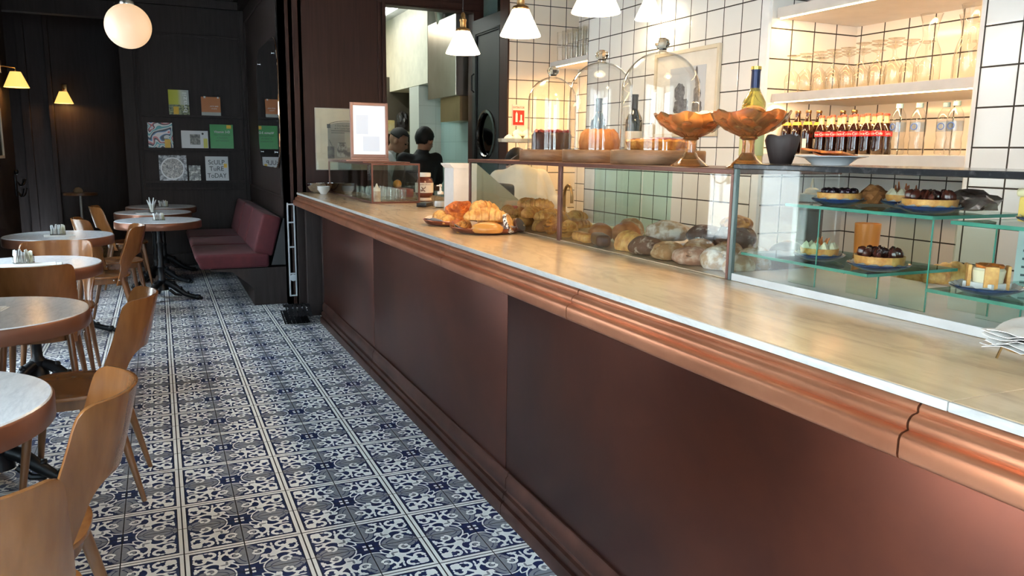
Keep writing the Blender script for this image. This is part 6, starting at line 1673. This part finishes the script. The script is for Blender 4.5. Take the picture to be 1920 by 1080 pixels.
bag('dark_bag', (2.80, 9.62, 1.632), (0.075, 0.08, 0.14), P('black_bag_plastic', (0.03, 0.025, 0.025), 0.4), 'dark upright bag beside the yellow food box on the kitchen shelf', 3, 3)
bm = B(); tube(bm, [(2.60, 9.78, 1.9), (2.585, 9.79, 2.02), (2.57, 9.80, 2.09)], [0.008, 0.008, 0.02], 8); single('ladle', bm, M_IRON, (0, 0, 0), 'dark ladle hanging above the yellow food box', 'ladle')
# gooseneck tap
t = thing('gooseneck_tap', 'bronze gooseneck tap at the back counter behind the bread case', 'tap', (2.60, 4.86, 0.885))
bm = B(); lathe(bm, [(0, 0), (0.03, 0), (0.028, 0.015), (0.014, 0.02), (0, 0.02)], 20); tube(bm, [(0, 0.05, 0.01), (0, 0.05, 0.20)] + [(0, 0.05 - 0.055 * (1 - math.cos(R(a))), 0.22 + 0.07 * math.sin(R(a))) for a in range(0, 181, 20)] + [(0, -0.06, 0.17)], 0.011, 10); obj('spout', bm, M_BRASS, t)
bm = B(); tube(bm, [(0, 0.05, 0.04), (-0.05, 0.05, 0.07)], 0.007, 8); obj('lever', bm, M_BRASS, t)

# ------------------------------------------------------------------ people
M_SKIN = P('warm_brown_skin', (0.36, 0.19, 0.12), 0.5, col2=(0.30, 0.15, 0.09), scale=9, sss=0.05)
M_HAIR = P('black_hair', (0.006, 0.006, 0.007), 0.65, bump=0.3, bscale=90)
def limb(bm, pts, rads, seg=14):
    """rounded chain of joints: tapered tubes and a ball at every joint"""
    tube(bm, pts, rads, seg)
    for p, r in zip(pts, rads): blob(bm, p, (r * 1.01,) * 3, 2)
def fuse(o, vox=0.010, it=6):
    m = o.modifiers.new('fuse', 'REMESH'); m.mode = 'VOXEL'; m.voxel_size = vox; m.use_smooth_shade = True
    s = o.modifiers.new('soften', 'SMOOTH'); s.iterations = it; s.factor = 0.5
    return o
def frame_dir(fwd, up=(0, 0, 1)):
    f = Vector(fwd).normalized(); s = f.cross(Vector(up)).normalized(); u = s.cross(f)
    return Matrix((s, f, u)).transposed()   # local x=right, y=forward, z=up
def head(bm, c, rot, k=1.12):
    c = Vector(c)
    def at(p): return rot @ Vector(p) + c
    def bl(p, s, sub=3):
        vs = blob(bm, (0, 0, 0), s, sub)
        for v in vs: v.co = rot @ ((v.co + Vector(p)) * k) + c
    bl((0, -0.012, 0.018), (0.074, 0.092, 0.095)); bl((0, 0.018, -0.035), (0.060, 0.070, 0.075)); bl((0, 0.050, -0.080), (0.030, 0.030, 0.026))
    bl((0, 0.092, -0.018), (0.011, 0.018, 0.020)); bl((0, 0.084, 0.004), (0.007, 0.012, 0.022)); bl((0, 0.078, 0.022), (0.045, 0.014, 0.009))
    bl((0, 0.078, -0.050), (0.024, 0.012, 0.006)); bl((0, 0.076, -0.060), (0.020, 0.012, 0.006))
    for s in (-1, 1): bl((s * 0.075, -0.005, -0.012), (0.010, 0.018, 0.030), 2); bl((s * 0.036, 0.060, -0.022), (0.022, 0.020, 0.022), 2)
def eyes(c, rot, parent):
    for s in (-1, 1):
        bm = B(); blob(bm, (0, 0, 0), (0.012, 0.010, 0.007), 2)
        for v in bm.verts: v.co = rot @ ((v.co + Vector((s * 0.031, 0.080, 0.006))) * 1.12) + Vector(c)
        obj('eye', bm, P('dark_eye', (0.03, 0.02, 0.015), 0.15), parent)
def hand(bm, wrist, d, palm_n, s=1.0, side=1):
    """palm, four bent fingers of unequal length and a thumb leaving the palm's side"""
    d = Vector(d).normalized(); n = Vector(palm_n); n = (n - d * n.dot(d)).normalized(); x = d.cross(n) * side
    w = Vector(wrist)
    limb(bm, [w, w + d * 0.03], [0.026, 0.028], 10)
    for k, (off, ln) in enumerate(((-0.030, 0.062), (-0.010, 0.075), (0.010, 0.070), (0.029, 0.055))):
        b = w + d * 0.085 + x * off
        limb(bm, [w + d * 0.03 + x * off * 0.7, b], [0.014, 0.0105], 8)
        p1 = b + d * ln * 0.45 + n * 0.006; p2 = p1 + (d * 0.8 + n * 0.6).normalized() * ln * 0.3; p3 = p2 + (d * 0.45 + n * 0.9).normalized() * ln * 0.25
        limb(bm, [b, p1, p2, p3], [0.0095, 0.0088, 0.008, 0.007], 8)
    t0 = w + d * 0.028 - x * 0.026; t1 = t0 + (d * 0.6 - x * 0.8 + n * 0.2).normalized() * 0.036; t2 = t1 + (d * 0.85 - x * 0.3 + n * 0.4).normalized() * 0.030
    limb(bm, [t0, t1, t2], [0.013, 0.0105, 0.0085], 8)
def person(label, J, hd, fwd_head, shirt, trousers, sleeve, hair='short', skirt=0.0):
    """J: joints dict; one fused body, clothes as children"""
    t = thing('person', label, 'person', (0, 0, 0))
    rot = frame_dir(*fwd_head)
    bm = B()
    limb(bm, [J['pelvis'], J['waist'], J['chest'], J['neck']], [0.135, 0.12, 0.135, 0.055])
    limb(bm, [J['neck'], tuple(Vector(hd) + rot @ Vector((0, -0.02, -0.05)))], [0.055, 0.052])
    head(bm, hd, rot)
    for s in ('l', 'r'):
        limb(bm, [J['sh_' + s], J['el_' + s], J['wr_' + s]], [0.052, 0.040, 0.027])
        limb(bm, [J['chest'], J['sh_' + s]], [0.09, 0.055])
        dd = Vector(J['wr_' + s]) - Vector(J['el_' + s]); hand(bm, J['wr_' + s], dd, (0.1, 0.2, -1), side=1 if s == 'l' else -1)
        limb(bm, [J['hip_' + s], J['kn_' + s], J['an_' + s]], [0.085, 0.055, 0.038])
        a = Vector(J['an_' + s]); f = Vector(J['fwd'])
        limb(bm, [a - f * 0.03 - Vector((0, 0, a.z - 0.035)), a + f * 0.16 - Vector((0, 0, a.z - 0.03))], [0.036, 0.030])
    body = fuse(obj('body', bm, M_SKIN, t), 0.0085)
    # shirt
    bm = B()
    limb(bm, [J['pelvis'], J['waist'], J['chest'], tuple(Vector(J['chest']).lerp(Vector(J['neck']), 0.75))], [0.150 + skirt, 0.142, 0.152, 0.080])
    side = (Vector(J['sh_r']) - Vector(J['sh_l'])).normalized()
    for q in (-0.05, 0.05):
        limb(bm, [tuple(Vector(J['pelvis']) + side * q), tuple(Vector(J['waist']) + side * q), tuple(Vector(J['chest']) + side * q)], [0.128, 0.118, 0.128])
    for s in ('l', 'r'):
        limb(bm, [J['chest'], J['sh_' + s]], [0.118, 0.074])
        e = Vector(J['el_' + s])
        if sleeve == 'long': limb(bm, [J['sh_' + s], J['el_' + s], tuple(e.lerp(Vector(J['wr_' + s]), 0.92))], [0.072, 0.056, 0.040])
        else: limb(bm, [J['sh_' + s], tuple(Vector(J['sh_' + s]).lerp(e, 0.72))], [0.072, 0.064])
    fuse(obj('shirt', bm, shirt, t), 0.011)
    bm = B()
    nk = Vector(J['neck']); lathe(bm, [(0.060, -0.030), (0.066, -0.005), (0.062, 0.018), (0.057, 0.016), (0.058, -0.028)], 20, nk, cap=False); obj('collar', bm, shirt, t)
    bm = B()
    limb(bm, [J['pelvis'], tuple(Vector(J['pelvis']).lerp(Vector(J['waist']), 0.3))], [0.152, 0.148])
    for s in ('l', 'r'): limb(bm, [J['hip_' + s], J['kn_' + s], tuple(Vector(J['an_' + s]) + Vector((0, 0, 0.0)))], [0.112, 0.078, 0.062])
    fuse(obj('trousers', bm, trousers, t), 0.012)
    for s in ('l', 'r'):
        a = Vector(J['an_' + s]); f = Vector(J['fwd']); bm = B()
        limb(bm, [a - f * 0.04 - Vector((0, 0, a.z - 0.044)), a + f * 0.07 - Vector((0, 0, a.z - 0.042)), a + f * 0.17 - Vector((0, 0, a.z - 0.036))], [0.044, 0.044, 0.036])
        fuse(obj('shoe', bm, M_BLACK, t), 0.011, 2)
    # hair or cap
    bm = B()
    vs = blob(bm, (0, 0, 0), (0.084, 0.101, 0.103), 4, 0.04 if hair != 'cap' else 0.0, 8)
    cut = 0.02 if hair == 'cap' else -0.02
    for v in vs:
        p = v.co
        lim = cut + (0.055 if p.y > 0.03 else 0) - (0.045 if p.y < -0.03 and hair != 'cap' else 0)
        if p.z < lim - 0.018: p.z = lim - 0.018; p.x *= 0.90; p.y *= 0.90
        v.co = rot @ ((p + Vector((0, -0.014, 0.024))) * 1.12) + Vector(hd)
    obj('cap' if hair == 'cap' else 'hair', bm, P('dark_cook_cap', (0.02, 0.018, 0.017), 0.7) if hair == 'cap' else M_HAIR, t)
    eyes(hd, rot, t)
    return t
M_BLKSHIRT = P('black_shirt_cloth', (0.012, 0.014, 0.018), 0.75, bump=0.2, bscale=20)
M_COOK = P('white_cook_jacket', (0.66, 0.70, 0.72), 0.7, bump=0.2, bscale=18)
M_TROU = P('tan_trouser_cloth', (0.40, 0.32, 0.24), 0.75)
M_DKTROU = P('dark_trouser_cloth', (0.025, 0.025, 0.03), 0.75)
person('person with short black hair and black shirt standing in the kitchen doorway, back turned',
       dict(pelvis=(2.40, 7.72, 0.92), waist=(2.40, 7.70, 1.06), chest=(2.41, 7.67, 1.235), neck=(2.44, 7.68, 1.39), sh_l=(2.24, 7.66, 1.315), el_l=(2.19, 7.78, 1.04), wr_l=(2.32, 7.98, 0.98),
            sh_r=(2.58, 7.68, 1.315), el_r=(2.64, 7.78, 1.03), wr_r=(2.54, 7.98, 0.98), hip_l=(2.31, 7.72, 0.88), kn_l=(2.30, 7.74, 0.48), an_l=(2.30, 7.72, 0.08), hip_r=(2.49, 7.72, 0.88), kn_r=(2.50, 7.75, 0.48), an_r=(2.51, 7.73, 0.08), fwd=(0, 1, 0)),
       (2.475, 7.71, 1.50), ((0.70, 0.70, -0.45),), M_BLKSHIRT, M_DKTROU, 'short')
person('person in white cook jacket and dark cap looking down beside the kitchen shelf',
       dict(pelvis=(2.22, 8.42, 0.92), waist=(2.22, 8.42, 1.06), chest=(2.24, 8.40, 1.22), neck=(2.30, 8.38, 1.38), sh_l=(2.28, 8.57, 1.32), el_l=(2.42, 8.60, 1.08), wr_l=(2.58, 8.42, 1.02),
            sh_r=(2.22, 8.22, 1.32), el_r=(2.34, 8.12, 1.08), wr_r=(2.52, 8.20, 1.02), hip_l=(2.22, 8.51, 0.88), kn_l=(2.23, 8.51, 0.48), an_l=(2.22, 8.51, 0.08), hip_r=(2.22, 8.32, 0.88), kn_r=(2.23, 8.32, 0.48), an_r=(2.22, 8.32, 0.08), fwd=(1, 0, 0)),
       (2.385, 8.33, 1.50), ((0.80, -0.50, -0.50),), M_COOK, M_DKTROU, 'long', 'cap')
person('person in pale shirt and tan trousers bending over behind the croissant case',
       dict(pelvis=(2.39, 5.12, 0.92), waist=(2.41, 5.15, 1.04), chest=(2.42, 5.26, 1.17), neck=(2.45, 5.42, 1.24), sh_l=(2.28, 5.34, 1.20), el_l=(2.20, 5.50, 1.00), wr_l=(2.30, 5.66, 0.90),
            sh_r=(2.58, 5.26, 1.21), el_r=(2.63, 5.16, 1.05), wr_r=(2.66, 4.98, 0.96), hip_l=(2.31, 5.10, 0.88), kn_l=(2.31, 5.16, 0.48), an_l=(2.31, 5.10, 0.08), hip_r=(2.46, 5.10, 0.88), kn_r=(2.46, 5.16, 0.48), an_r=(2.46, 5.10, 0.08), fwd=(0, 1, 0)),
       (2.50, 5.50, 1.29), ((0.1, 0.8, -0.75),), P('pale_linen_shirt', (0.66, 0.64, 0.58), 0.75, bump=0.2, bscale=18), M_TROU, 'long')
# passer-by in the street, seen only as a reflection in the case glass
person('person in blue jeans and striped top walking in the street outside',
       dict(pelvis=(-6.4, 8.0, 0.95), waist=(-6.4, 8.0, 1.08), chest=(-6.4, 8.0, 1.28), neck=(-6.4, 8.0, 1.45), sh_l=(-6.4, 8.17, 1.38), el_l=(-6.45, 8.22, 1.12), wr_l=(-6.35, 8.24, 0.88),
            sh_r=(-6.4, 7.83, 1.38), el_r=(-6.35, 7.78, 1.12), wr_r=(-6.28, 7.78, 0.90), hip_l=(-6.4, 8.08, 0.9), kn_l=(-6.25, 8.09, 0.52), an_l=(-6.2, 8.09, 0.10), hip_r=(-6.4, 7.92, 0.9), kn_r=(-6.45, 7.91, 0.5), an_r=(-6.68, 7.91, 0.14), fwd=(1, 0, 0)),
       (-6.39, 8.0, 1.60), ((1, 0, 0),), P('striped_blue_top', (0.16, 0.20, 0.30), 0.8), P('blue_jeans', (0.05, 0.10, 0.24), 0.8), 'short')
